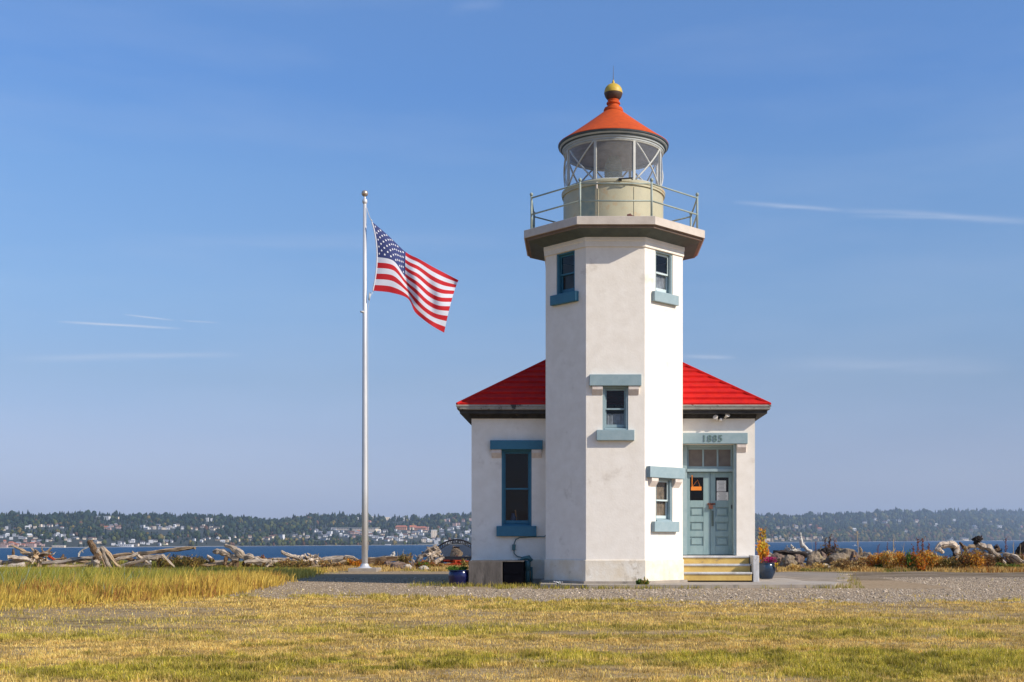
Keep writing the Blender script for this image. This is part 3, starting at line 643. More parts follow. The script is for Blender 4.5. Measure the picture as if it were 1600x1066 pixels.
b.tube([(CXB - DD, CYB, 4.68 + m_ * RR), (CXB + DD, CYB, 4.68 + m_ * RR)], .05, 6)
b.obj('hip_cap', M['roof'], rf)
wo = window(ANX, AWIN, (1.04, .27, .13), (1.37, 3.515, 3.755, .13), M['tealshade'], M['tealshade'], M['tealshade'], dep=.13)

# doorway
dw = MB(); dw.X = ANX
dw.box(4.055, 4.116, .03, .40, .76, 3.662); dw.box(2.57, 2.845, .25, .40, .76, 3.662); dw.box(2.845, 4.055, .30, .40, 3.60, 3.662)
dwo = dw.obj('doorway', M['teal'], LH, wl=(3.45, 31, .75), bevel=.004)
b = MB(); b.X = ANX; b.box(2.56, 4.395, -.11, .03, 3.665, 3.95); b.obj('lintel', M['teal'], dwo, bevel=.012)
b = MB(); b.X = ANX; prism_corbel(b, 4.122, 4.36, 3.66, .09); b.obj('corbel', M['corbel'], dwo, bevel=.005)
def text_mesh(s, size, ext, loc, mname, name, parent, rot=(R(90), 0, 0), bold=0.0):
    cu = bpy.data.curves.new(name, 'FONT'); cu.body = s; cu.size = size; cu.extrude = ext; cu.align_x = 'CENTER'; cu.align_y = 'CENTER'; cu.offset = bold; cu.space_character = 1.15
    t = bpy.data.objects.new(name, cu); COL.objects.link(t); bpy.context.view_layer.update()
    me = bpy.data.meshes.new_from_object(t.evaluated_get(bpy.context.evaluated_depsgraph_get()))
    bpy.data.objects.remove(t); me.materials.clear(); me.materials.append(mname)
    me.transform(Matrix.Rotation(R(90), 4, 'X'))
    o = bpy.data.objects.new(name, me); COL.objects.link(o); o.parent = parent; o.location = Vector(loc) - Vector(parent['_w']); o['_w'] = tuple(loc)
    return o
text_mesh("1885", .245, .010, ((1113 - CX) * .01668, 30.885, 3.795), M['numeral'], 'year_numerals', dwo, bold=.001)
tr = MB(); tr.X = ANX; ty = .33
tr.box(2.845, 4.055, ty, ty + .05, 3.545, 3.60); tr.box(2.845, 4.055, ty, ty + .05, 3.03, 3.10)
for x in (2.845, 3.255, 3.635, 4.005): tr.box(x, x + .045, ty, ty + .05, 3.10, 3.545)
tr.box(2.845, 4.055, ty - .10, ty + .05, 2.955, 3.03)
to = tr.obj('transom_window', M['teal'], dwo, bevel=.004)
for x in (2.89, 3.30, 3.68):
    b = MB(); b.X = ANX; b.box(x - .002, x + (.368 if x < 3 else .338 if x < 3.5 else .33), ty + .02, ty + .026, 3.098, 3.548); b.obj('pane', M['tglass'], dwo)
for side, xa, xb, wa, wb, pa, pb in (('l', 2.848, 3.462, 2.927, 3.283, 2.915, 3.29), ('r', 3.468, 4.053, 3.604, 3.955, 3.60, 3.965)):
    y = .34 if side == 'l' else .352
    b = MB(); b.X = ANX; Z = [(.765, 1.0), (1.24, 1.39), (1.63, 1.78), (2.015, 2.20), (2.81, 2.945)]
    b.box(xa, wa, y, y + .045, .765, 2.945); b.box(wb, xb, y, y + .045, .765, 2.945)
    for z0, z1 in Z: b.box(wa, wb, y, y + .045, z0, z1)
    for z0, z1 in ((1.0, 1.24), (1.39, 1.63), (1.78, 2.015)):
        b.box(wa, wb, y + .028, y + .04, z0, z1); b.box(wa + .045, wb - .045, y + .006, y + .028, z0 + .04, z1 - .04)
    dm = M['tealdoor']
    do = b.obj('door', dm, LH, wl=((xa + xb) / 2, 31 + y, .765), bevel=.006)
    b = MB(); b.X = ANX; b.box(wa - .003, wb + .003, y + .02, y + .026, 2.197, 2.813); b.obj('pane', M['glass'], do)
    if side == 'r':
        b = MB(); b.X = ANX; b.box(3.50, 3.555, y - .012, y - .001, 1.52, 1.93); b.obj('push_plate', mat('dark_plate', (.06, .10, .09), .5, var=(.1, .12, .1), scale=20), do)
        b = MB(); b.X = ANX; b.box(4.02, 4.045, y - .02, y - .001, 1.98, 2.08); b.obj('hinge', M['iron'], do)
    else:
        b = MB(); b.X = ANX; b.box(3.39, 3.60, y - .025, y - .002, 2.085, 2.13); b.box(3.42, 3.53, y - .06, y - .006, 1.975, 2.08); b.tube([(3.44, y - .03, 2.08), (3.44, y - .03, 2.12), (3.51, y - .03, 2.12), (3.51, y - .03, 2.08)], .012, 6)
        b.obj('hasp_and_padlock', M['rust'], do, bevel=.006)

# steps
b = MB(); xs0, xs1 = 2.66, 4.40
for z0, z1, yf in ((.12, .335, 30.22), (.12, .54, 30.47), (.12, .745, 30.74)): b.box(xs0, xs1, yf, 31.36 if z1 > .6 else yf + .3, z0, z1 - .05)
st = b.obj('steps', M['yriser'], LH, bevel=.006)
for z1, yf in ((.335, 30.22), (.54, 30.47), (.745, 30.74)):
    b = MB(); b.box(xs0 + .002, xs1 + .01, yf - .03, (yf + .27) if z1 < .7 else 31.345, z1 - .058, z1); b.obj('tread', M['treadw'], st, bevel=.02)
b = MB(); b.box(4.43, 4.585, 30.20, 30.985, .05, .76); b.obj('cheek_wall', M['treadw'], st, bevel=.015)

# floodlights under the eave
b = MB(); c = Vector((3.69, 30.93, 4.345)); b.lathe([(0, 4.30), (.07, 4.30), (.07, 4.40), (0, 4.40)], c.x, c.y, 12); b.tube([(c.x - .14, c.y - .05, 4.37), (c.x + .12, c.y - .05, 4.38)], .018, 6)
b.m = 1; b.blob((c.x, c.y - .08, 4.285), .045, 0, 2)
fl = b.obj('floodlight_bracket', [M['iron'], M['lampw']], LH, smooth=True)
for sx, dz in ((-.13, -.03), (.15, .03)):
    b = MB(); b.X = Matrix.Translation((c.x + sx, c.y - .1, 4.36 + dz)) @ Matrix.Rotation(R(30 * (1 if sx > 0 else -1)), 4, 'Z') @ Matrix.Rotation(R(62), 4, 'X')
    b.lathe([(0, -.09), (.03, -.09), (.035, -.03), (.06, .03), (.068, .05), (.06, .055), (0, .045)], 0, 0, 16); b.obj('lamp_head', M['lampw'], fl, smooth=True)

# conduit and standpipe on the annex wall
b = MB(); Y = 30.955
P_ = lambda px, py, Yq=Y: T(px, py, Yq)
b.tube([P_(853.5, 836.5), P_(850, 838.8), P_(830, 839), P_(812, 840), P_(806, 843), P_(803.5, 849), P_(803, 852)], .014, 6)
b.tube([P_(803, 858), P_(803.5, 865), P_(808, 869.5), P_(815, 871), P_(820, 872)], .014, 6)
cd = b.obj('conduit', M['pipe'], LH, smooth=True)
b = MB(); p = P_(803, 855); b.box(p.x - .045, p.x + .045, 30.90, 30.985, p.z - .08, p.z + .07); b.obj('junction_box', M['pipe'], cd, bevel=.01)
b = MB(); Yp = 30.80; x = (824.5 - CX) / F * Yp; b.tube([(x, Yp, .0), (x, Yp, .52)], .055, 12); b.tube([(x, Yp, .36), (x, Yp, .62)], .075, 12); b.tube([(x + .1, Yp, .60), (x + .02, Yp, .70), (x - .1, Yp, .68), (x - .2, Yp, .62), (x - .24, Yp + .05, .63)], [.06, .065, .05, .03, .03], 8)
b.tube([(x + .10, Yp + .05, 0), (x + .10, Yp + .05, .45)], .028, 8)
b.obj('standpipe', M['pipe'], LH, smooth=True)

# concrete bulkhead
b = MB(); b.box(-2.775, -1.93, 29.72, 30.9, -.1, .632); b.m = 0
b.box(-1.93, -1.40, 29.76, 30.88, .605, .635)
b.m = 1; b.box(-1.926, -1.41, 29.80, 30.84, -.1, .60); b.box(-1.90, -1.44, 29.775, 29.80, .02, .57); b.box(-1.90, -1.44, 29.76, 29.775, .30, .33)  # solid black body stands in for the unlit opening
bk = b.obj('concrete_bulkhead', [M['darkconc'], M['black']], bevel=.008); 
tag(bk, 'low stained concrete bulkhead with an opening coloured black as unlit beside the annex wall', 'bulkhead')

# things inside the annex window
def simple(name, label, cat, b, mats, group=None, smooth=False, wl=None, bevel=0, uv=False, kind=None):
    v = np.array(b.v); base = wl or (float(v[:, 0].mean()), float(v[:, 1].mean()), float(v[:, 2].min()))
    o = b.obj(name, mats, None, base, smooth, bevel, uv); return tag(o, label, cat, group, kind)
b = MB(); bc = T(802, 822, 31.35); b.lathe([(0, 1.60), (.07, 1.60), (.085, 1.66), (.08, 1.75), (.05, 1.82), (.05, 1.86), (0, 1.86)], bc.x, bc.y, 16); simple('jar', 'blue glass jar on the sill inside the annex window', 'jar', b, mat('blue_jar', (.02, .07, .16), .2), smooth=True)
b = MB(); b.tube([(bc.x + .10, 31.36, 1.58), (bc.x + .05, 31.40, 1.95)], [.014, .02], 6); simple('wooden_stick', 'orange wooden stick leaning inside the annex window by the jar', 'stick', b, mat('orange_wood', (.6, .25, .06), .6))
b = MB(); b.box(-2.0, -1.27, 31.24, 31.44, 1.54, 1.60); b.obj('inner_sill', M['tealshade'], LH)

# notices and hanging sign on the doors
def doorpt(px, py, y=31.342): return T(px, py, y)
b = MB(); p, q = doorpt(1079.5, 760.5), doorpt(1096, 766.5); yy_ = 31.325
b.box(p.x, q.x, yy_, yy_ + .012, q.z, p.z)
sg = simple('hanging_sign', 'small orange sign hanging on a cord in the left door window', 'sign', b, M['orange'], bevel=.003)
b = MB(); t_ = doorpt(1090, 750); b.tube([(p.x + .04, yy_ + .005, p.z), (t_.x, yy_ + .005, t_.z), (q.x - .04, yy_ + .005, p.z)], .004, 5); b.tube([(p.x + .03, yy_, p.z), (p.x + .03, yy_, doorpt(1082, 745).z)], .011, 5); b.blob((p.x + .03, yy_ - .01, doorpt(1082, 744).z), .025, .1, 1); b.obj('cord', M['orange'], sg)
for lab, (ax, ay, bx, by), nl in (('white printed notice, upper of two taped inside the right door window', (1120, 751, 1134.5, 768), 7), ('white printed notice, lower of two taped inside the right door window', (1120, 769.2, 1138, 783), 8)):
    p, q = doorpt(ax, ay), doorpt(bx, by); yn = 31.362 if 'upper' in lab else 31.358
    b = MB(); b.box(p.x, q.x, yn, yn + .003, q.z, p.z); s = simple('paper_notice', lab, 'notice', b, M['paper'])
    b = MB(); h = (p.z - q.z)
    for i in range(nl):
        z = p.z - h * (i + 1) / (nl + 1); w = (q.x - p.x) * random.uniform(.5, .8); xm = (p.x + q.x) / 2; b.box(xm - w / 2, xm + w / 2, yn - .002, yn, z - h * .02, z + h * .014)
    b.obj('printed_lines', M['ink'], s)

# ------------------------------------------------------------------ flagpole and flag
PY = 41.9
FP = thing('flagpole', 'tall white-silver flagpole with ball top on a square concrete pad', 'flagpole', (T(570, 893, PY).x, PY, 0))
fx = FP.location.x
def ppx(py): return T(570, py, PY).z
b = MB(); b.tube([(fx, PY, .12), (fx, PY, 3), (fx, PY, 8), (fx, PY, ppx(316))], [.108, .105, .085, .058], 20)
b.obj('pole', M['silver'], FP, smooth=True)
b = MB(); b.lathe([(.27, .12), (.26, .15), (.20, .17), (.155, .21), (.13, .27), (.108, .30)], fx, PY, 24); b.obj('flash_collar', M['silver'], FP, smooth=True)
b = MB(); b.box(fx - .50, fx + .50, PY - .5, PY + .5, -.08, .145); b.obj('concrete_pad', M['conc'], FP, bevel=.012)
b = MB(); zt = ppx(318); b.lathe([(.06, zt - .02), (.085, zt + .02), (.09, zt + .10), (.06, zt + .15), (.03, zt + .18), (.03, zt + .24)], fx, PY, 20); b.obj('truck', M['silver'], FP, smooth=True)
b = MB(); sph(b, (fx, PY, ppx(302.5)), .115, -.1149, .1149, 20, 14); b.obj('ball', M['bronze'], FP, smooth=True)
b = MB(); b.box(fx - .14, fx - .02, PY - .13, PY - .02, ppx(489), ppx(487)); 
b.tube([(fx + .07, PY - .05, ppx(325)), (fx + .13, PY - .08, ppx(334)), (fx + .22, PY - .1, ppx(344))], .010, 5)
b.tube([(fx + .34, PY - .12, ppx(455)), (fx + .20, PY - .1, ppx(465)), (fx + .12, PY - .08, ppx(484)), (fx + .115, PY - .05, ppx(560)), (fx + .125, PY - .04, ppx(860))], .008, 5)
b.tube([(fx + .22, PY - .1, ppx(344)), (fx + .28, PY - .11, ppx(347))], .02, 5); b.tube([(fx + .20, PY - .1, ppx(458)), (fx + .17, PY - .1, ppx(470))], .03, 5)
b.obj('halyard', M['rope'], FP, smooth=True)
us = [0, .2, .4, .55, .7, .85, 1.0]
fr = {0: [(582, 347), (607, 368.5), (634, 394), (655, 405), (676, 417), (697, 428), (716.5, 438)],
      .54: [(590, 402), (615, 408), (633.5, 433), (652, 447), (669.5, 463), (686, 471), (705, 472)],
      1: [(583.5, 454.5), (611, 457.5), (637, 466.5), (648, 487), (661, 499), (677, 510.5), (694, 520)]}
dp = [0, .25, .62, .55, .95, 1.05, 1.45]           # how far each column of the cloth blows back from the pole (m)
dpv = {0: 0, .54: -.22, 1: -.10}
def catmull(ps, t):
    n = len(ps) - 1; i = min(int(t), n - 1); f = t - i; g = lambda k: ps[max(0, min(n, k))]
    p0, p1, p2, p3 = g(i - 1), g(i), g(i + 1), g(i + 2)
    return .5 * ((2 * p1) + (-p0 + p2) * f + (2 * p0 - 5 * p1 + 4 * p2 - p3) * f * f + (-p0 + 3 * p1 - 3 * p2 + p3) * f ** 3)
def flag_pt(u, v):
    t = np.interp(u, us, range(7)); out = []
    cols_ = []
    for k in (0, .54, 1):
        x = catmull([p[0] for p in fr[k]], t); y = catmull([p[1] for p in fr[k]], t); d = catmull(dp, t) + dpv[k] * math.sin(math.pi * min(1, u * 1.3))
        cols_.append((x, y, d))
    L0 = (v - .54) * (v - 1) / (.54); L1 = v * (v - 1) / (.54 * (.54 - 1)); L2 = v * (v - .54) / (1 * .46)
    x, y, d = (cols_[0][i] * L0 + cols_[1][i] * L1 + cols_[2][i] * L2 for i in range(3))
    d += .10 * math.sin(9 * u - 4 * v) * u + .05 * math.sin(21 * u + 5 * v) * min(1, u * 3)
    d += .075 * math.sin(17 * (u - .4) - 7.5 * v) * max(0, min(1, (u - .3) * 4)) 
    return T(x, y, PY - .15 + d)
NU, NVs = 75, 39
vs = [flag_pt(i / NU, j / NVs) for j in range(NVs + 1) for i in range(NU + 1)]; fs = []; mi = []
for j in range(NVs):
    for i in range(NU):
        a = j * (NU + 1) + i; fs.append((a, a + NU + 1, a + NU + 2, a + 1))
        s = j // 3; mi.append(2 if (i / NU < .4 and s < 7) else (0 if s % 2 == 0 else 1))
sb = MB()
for r_ in range(9):
    nst = 6 if r_ % 2 == 0 else 5
    for c_ in range(nst):
        u = .4 * ((c_ * 2 + 1) if nst == 6 else (c_ * 2 + 2)) / 12; v = (7 / 13) * (r_ + 1) / 10
        c0 = flag_pt(u, v); du = (flag_pt(u + .005, v) - flag_pt(u - .005, v)) / .01; dv = (flag_pt(u, v + .005) - flag_pt(u, v - .005)) / .01; nn_ = du.cross(dv).normalized() * .006
        for sg_ in (1, -1):
            pts = [c0 + nn_ * sg_]
            for q in range(10):
                rr = .0125 if q % 2 == 0 else .0055; an_ = math.pi / 5 * q
                pts.append(c0 + nn_ * sg_ + du * (rr * math.sin(an_)) - dv * (rr * 1.75 * math.cos(an_)))
            sb.add(pts, [(0, 1 + q, 1 + (q + 1) % 10) for q in range(10)])
nb = len(vs); vs = vs + [Vector(q) for q in sb.v]; fs = fs + [tuple(nb + i for i in f) for f in sb.f]; mi = mi + [3] * len(sb.f)
fo_ = obj_from('flag', vs, fs, [M['fred'], M['fwhite'], M['fblue'], M['fstar']], None, tuple(vs[0]), mi, True)
tag(fo_, 'red, white and blue stars and stripes flag flying from the silver pole', 'flag')
hb = MB(); hb.tube([flag_pt(0, j / 12) + Vector((-.02, -.01, 0)) for j in range(13)], .028, 6); hb.obj('hoist_band', M['fwhite'], fo_)

# ------------------------------------------------------------------ water, far shore
def add_n(nt, t, **k):
    n = nt.nodes.new(t)
    for a, b_ in k.items(): n.inputs[a].default_value = b_
    return n
wm = bpy.data.materials.new('sea_water'); wm.use_nodes = True; nt = wm.node_tree; p = nt.nodes['Principled BSDF']
p.inputs['Base Color'].default_value = (.010, .055, .15, 1); p.inputs['Roughness'].default_value = .45; p.inputs['IOR'].default_value = 1.33; p.inputs['Specular IOR Level'].default_value = .06
tc = nt.nodes.new('ShaderNodeTexCoord'); mp = nt.nodes.new('ShaderNodeMapping'); mp.inputs['Scale'].default_value = (.05, .12, 1); nt.links.new(tc.outputs['Object'], mp.inputs[0])
n1 = add_n(nt, 'ShaderNodeTexNoise', Scale=9.0, Detail=8.0, Roughness=.65); nt.links.new(mp.outputs[0], n1.inputs['Vector'])
bb = add_n(nt, 'ShaderNodeBump', Strength=1.0, Distance=1.6); nt.links.new(n1.outputs[0], bb.inputs['Height']); nt.links.new(bb.outputs[0], p.inputs['Normal'])
mp3 = nt.nodes.new('ShaderNodeMapping'); mp3.inputs['Scale'].default_value = (.004, .012, 1); nt.links.new(tc.outputs['Object'], mp3.inputs[0])
n2 = add_n(nt, 'ShaderNodeTexNoise', Scale=3.0, Detail=7.0, Roughness=.6); nt.links.new(mp3.outputs[0], n2.inputs['Vector'])
mx = nt.nodes.new('ShaderNodeMix'); mx.data_type = 'RGBA'; mx.inputs[6].default_value = (.002, .036, .105, 1); mx.inputs[7].default_value = (.006, .085, .19, 1)
nt.links.new(n2.outputs[0], mx.inputs[0]); nt.links.new(mx.outputs[2], p.inputs['Base Color'])
b = MB(); WX, WY = 9000, 12000
b.add([(-WX, 56, WATER_Z), (WX, 56, WATER_Z), (WX, WY, WATER_Z), (-WX, WY, WATER_Z)], [(0, 1, 2, 3)])
wo_ = b.obj('water', wm); wo_['kind'] = 'structure'

def ysh(px): return 856.6 - 11.8 * px / 1600.0
def Ysh(px): return F * 11.0 / (ysh(px) - CY)
SKX = [-400, -200, 0, 60, 130, 200, 300, 370, 430, 480, 560, 600, 680, 740, 900, 1180, 1250, 1330, 1400, 1500, 1600, 1800, 2100]
SKY_ = [812, 812, 811, 809, 808, 810, 811, 814, 818, 812, 810, 813, 812, 809, 810, 810, 812, 808, 804, 805, 805, 808, 812]
def sky_y(px): return np.interp(px, SKX, SKY_)
def prof(px, v):                                   # how far up the slope (0..1) the land is at depth v
    lead = .10 + .08 * vnoise(np.asarray(px) / 90.0, np.asarray(px) * 0 + 5)
    t = np.clip((v - .02) / .98, 0, 1)
    return lead * sstep(0, .08, v) + (1 - lead) * (t ** .8) * (1 - .12 * np.sin(t * 7 + np.asarray(px) / 60.0) * (1 - t) * t * 2)
def hillp(px, v):
    px = np.asarray(px, float); v = np.asarray(v, float)
    Y = Ysh(px) * (1 + .55 * v); yi = ysh(px) + (sky_y(px) - ysh(px)) * prof(px, v)
    z = H - (yi - CY) * Y / F; x = (px - CX) * Y / F
    return x, Y, np.maximum(z, WATER_Z + .4 * sstep(0, .01, v) - .5 * (v <= 0))
PXs = np.arange(-380, 1960, 6.0); VV = np.concatenate([[0, .006], np.linspace(.02, 1, 30), [1.15, 1.4]])
PG, VG = np.meshgrid(PXs, VV); X_, Y_, Z_ = hillp(PG, np.minimum(VG, 1)); Y2 = Ysh(PG) * (1 + .55 * VG); X_ = X_ * Y2 / Y_; Z_ = np.where(VG > 1, Z_ - (VG - 1) * 60, Z_)
i_ = np.arange(PG.size).reshape(PG.shape); fq = np.stack([i_[:-1, :-1], i_[:-1, 1:], i_[1:, 1:], i_[1:, :-1]], -1).reshape(-1, 4)
hc = np.zeros((PG.size, 3)) + c3(.028, .036, .026); beach = (VG.ravel() < .015); hc[beach] = c3(.42, .40, .36)
M['hill'] = mat('hill_ground', rough=.95, attr='Col', var=(.7, .7, .7), scale=.02)
ho = big_mesh('hills', np.stack([X_, Y2, Z_], -1).reshape(-1, 3), fq, M['hill'], hc, 4, True); ho['kind'] = 'structure'

# woods on the far hills (one mass)
def woods(name, n, pxr, vr, hpx, palette, weights, label, conif=.6, power=1.0, dens=None):
    px = rng.uniform(*pxr, n); v = rng.uniform(0, 1, n) ** power * (vr[1] - vr[0]) + vr[0]
    if dens is not None:
        k = rng.random(n) < dens(px, v); px, v = px[k], v[k]; n = len(px)
    x, Y, z = hillp(px, v); k = Y / F
    py = CY - (z - H) * F / Y; keep = np.ones(n, bool)
    for hx, hy, hw, hh_ in HSPOT:
        inn = (np.abs(px - hx) < hw / 2 + 1.2) & (py > hy - .6) & (py < hy + 8.5); keep &= ~(inn & (rng.random(n) < .9))
    px, v, x, Y, z, k = (q[keep] for q in (px, v, x, Y, z, k)); n = len(px)
    h = rng.uniform(*hpx, n) * k * (.8 + .5 * vnoise(px / 14, v * 9)); con = rng.random(n) < (conif if not callable(conif) else conif(px, v))
    w = np.where(con, h * rng.uniform(.16, .24, n), h * rng.uniform(.32, .5, n))
    S = 7; ang = np.arange(S) / S * 2 * np.pi
    lev_c = np.array([(.0, .75), (.18, 1.0), (.42, .72), (.44, .86), (.68, .42), (.70, .52), (1.0, .02)]); lev_r = np.array([(.0, .35), (.16, .8), (.36, 1.0), (.56, .98), (.76, .78), (.92, .42), (1.0, .05)])
    lv = np.where(con[:, None, None], lev_c[None], lev_r[None])
    rr = lv[:, :, 1, None] * (1 + rng.uniform(-.28, .28, (n, 7, S))) * w[:, None, None]; a = ang[None, None] + rng.uniform(0, 6, (n, 1, 1))
    vx = x[:, None, None] + rr * np.cos(a); vy = Y[:, None, None] + rr * np.sin(a); vz = z[:, None, None] - .3 * k[:, None, None] + h[:, None, None] * (lv[:, :, 0, None] + rng.uniform(-.03, .03, (n, 7, S)))
    V = np.stack([vx, vy, np.broadcast_to(vz, vx.shape)], -1).reshape(-1, 3)
    fb_ = np.array([(i * S + k_, i * S + (k_ + 1) % S, (i + 1) * S + (k_ + 1) % S, (i + 1) * S + k_) for i in range(6) for k_ in range(S)])
    Fc = (np.arange(n) * 7 * S)[:, None, None] + fb_[None]
    pal = np.array(palette); pc = pal[rng.choice(len(pal), n, p=weights)]; pc = np.where(con[:, None], pal[0] * (.8 + .5 * rng.random((n, 1))), pc * (.75 + .5 * rng.random((n, 1))))
    cc = np.repeat(pc[:, None], 7 * S, 1) * (.75 + .5 * rng.random((n, 7 * S, 1)))
    o = big_mesh(name, V, Fc.reshape(-1, 4), M['forest'], cc.reshape(-1, 3), 4); tag(o, label, 'trees', kind='stuff'); return o
M['forest'] = mat('forest_foliage', rough=.95, attr='Col', spec=.1)
PAL = [(.014, .030, .026), (.028, .045, .024), (.065, .075, .026), (.13, .10, .035), (.10, .055, .035)]
def dz(px, v):
    town = (px < 740) & (v > .02) & (v < .62)
    cl = fbm(px / 42.0, v * 5.0 + 3, 3)
    return np.where(town, np.where(cl > .50, .8, .48), 1.0)
# houses: prototypes share their meshes; each house is an object of its own
wallm = {k: mat(k + '_house_wall', c, .8) for k, c in (('white', (.60, .60, .61)), ('cream', (.66, .56, .44)), ('grey', (.36, .38, .42)), ('pink', (.50, .34, .30)), ('tan', (.46, .36, .24)), ('orange', (.62, .30, .17)))}
roofm = {'grey': mat('grey_house_roof', (.22, .22, .24), .9), 'dark': mat('dark_house_roof', (.07, .065, .07), .9), 'brown': mat('brown_house_roof', (.16, .09, .07), .9), 'red': mat('red_tile_house_roof', (.40, .14, .08), .9), 'pale': mat('pale_flat_roof', (.55, .55, .54), .8)}
winm = mat('house_window', (.04, .05, .07), .3)
def house_mesh(wall, roof, flat=False, cols_=3, rows=2):
    b = MB(); b.m = 0; b.box(-.5, .5, -.4, .4, -.6, .62 if not flat else .92)
    b.m = 1
    if flat: b.box(-.53, .53, -.43, .43, .92, 1.0)
    else:
        b.add([(-.56, -.48, .60), (.56, -.48, .60), (.56, .48, .60), (-.56, .48, .60), (-.42, 0, 1.0), (.42, 0, 1.0)], [(0, 1, 5, 4), (2, 3, 4, 5), (1, 2, 5), (3, 0, 4), (3, 2, 1, 0)])
    b.m = 2
    for r_ in range(rows):
        for c_ in range(cols_):
            x = -.5 + (c_ + .5) / cols_; z = (.08 + (.55 if not flat else .85) * (r_ + .12) / rows); b.box(x - .22 / cols_, x + .22 / cols_, -.403, -.39, z, z + .30 / rows)
    me = bpy.data.meshes.new('house'); me.from_pydata(b.v, [], b.f); me.polygons.foreach_set('material_index', b.mi)
    for m in (wallm[wall], roofm[roof], winm): me.materials.append(m)
    return me
HM = {}; HSPOT = []
vgrid = np.linspace(.01, 1, 120)
def house(px, py, w, h, wall='white', roof='grey', flat=False, name='house', label=None, group=None, cols_=3, rows=2, cat='house'):
    """px, py = foot of the house on the slope in photo pixels; w, h in photo pixels"""
    _, Yv, zv = hillp(np.full(120, px), vgrid); yi = CY - (zv - H) * F / Yv
    k = int(np.argmin(np.abs(yi - py))); x, Y, z = (float(t) for t in hillp(px, vgrid[k])); s = Y / F
    key = (wall, roof, flat, cols_, rows); HSPOT.append((px, py, w, h))
    if key not in HM: HM[key] = house_mesh(*key)
    o = bpy.data.objects.new(name, HM[key]); COL.objects.link(o)
    wr, hr = w * s, h * s; o.scale = (wr, wr * random.uniform(.7, 1.0) if w < 14 else wr * .35, hr); o.location = (x, Y, H - (py - CY) * Y / F); o.rotation_euler.z = R(random.uniform(-28, 28)) if w < 14 else R(-6); o['_w'] = tuple(o.location)
    return tag(o, label, cat, group)
SIDE = [(0, 8), (0, 22)]
CL = [((38, 98), (822, 827), 9, 'white', 'house in the row halfway up the far left hill'),
      ((0, 26), (826, 831), 3, 'white', 'house halfway up the hill at the left edge'),
      ((0, 48), (837, 844), 9, 'grey', 'house on the lower slope near the left edge'),
      ((46, 114), (836, 849), 16, 'white', 'house in the crowded left part of town'),
      ((0, 70), (847, 854), 15, 'pink', 'building by the water at the far left'),
      ((118, 165), (839, 850), 9, 'cream', 'house behind the forked driftwood stump'),
      ((165, 190), (820, 829), 6, 'pink', 'house on the mid slope above the forked stump'),
      ((176, 260), (846, 853), 12, 'white', 'building near the water right of the forked stump'),
      ((222, 286), (821, 828), 14, 'white', 'house in the mid-slope row above the slender log'),
      ((296, 352), (823, 829), 8, 'cream', 'house on the mid slope right of that row'),
      ((298, 360), (842, 848), 7, 'white', 'house above the water right of the slender log'),
      ((355, 400), (840, 847), 6, 'cream', 'house below the dip in the skyline'),
      ((411, 432), (838, 844), 4, 'cream', 'house just left of the turreted tower house'),
      ((455, 492), (835, 843), 6, 'cream', 'house above the bleached root ball'),
      ((488, 545), (828, 842), 15, 'grey', 'house below the long apartment block'),
      ((545, 566), (832, 842), 6, 'pink', 'house just left of the flagpole'),
      ((576, 620), (829, 846), 20, 'white', 'house just right of the flagpole'),
      ((620, 680), (831, 847), 30, 'white', 'house below the orange-roofed complex'),
      ((680, 738), (826, 850), 26, 'grey', 'house on the slope above the bench'),
      ((690, 738), (814, 826), 6, 'pink', 'house on the upper slope left of the annex'),
      ((1208, 1260), (824, 828), 6, 'cream', 'house among trees right of the annex'),
      ((1262, 1292), (823, 830), 3, 'pink', 'house on the slope above the white snag'),
      ((1300, 1480), (812, 836), 9, 'white', 'house among the trees on the right hill'),
      ((1480, 1600), (826, 840), 6, 'cream', 'house low on the right hill by the edge'),
      ((1186, 1286), (842, 846), 17, 'tan', 'house on the waterline right of the annex')]
rp = {'white': ['grey', 'dark', 'pale', 'brown'], 'cream': ['grey', 'brown', 'dark'], 'grey': ['grey', 'dark', 'pale'], 'pink': ['brown', 'red', 'grey'], 'tan': ['brown', 'grey']}
alt = {'white': ['white', 'white', 'cream'], 'cream': ['cream', 'cream'], 'grey': ['white', 'grey', 'white'], 'pink': ['pink', 'pink'], 'tan': ['tan', 'tan', 'cream']}
for ci, ((xa, xb), (ya, yb), n, kd, lab) in enumerate(CL):
    for i in range(n):
        px = xa + (xb - xa) * (i + random.uniform(.1, .9)) / n; py = random.uniform(ya, yb)
        wl_, rf_, ft_ = random.choice(alt[kd]), random.choice(rp[kd]), random.random() < .22
        place = lab.split('house', 1)[1] if 'house' in lab else lab.split('building', 1)[1]
        w_ = random.uniform(3.6, 7.6); half = 'left' if px < (xa + xb) / 2 else 'right'
        lb = f"{'wide' if w_ > 6.3 else 'small'} {wl_} {'flat-topped ' if ft_ else ''}house with {rf_} roof{place}"
        house(px, py, w_, random.uniform(3.2, 5.2), wl_, rf_, label=lb[:140], group='far houses' + place, cols_=random.choice([2, 3]), flat=ft_)
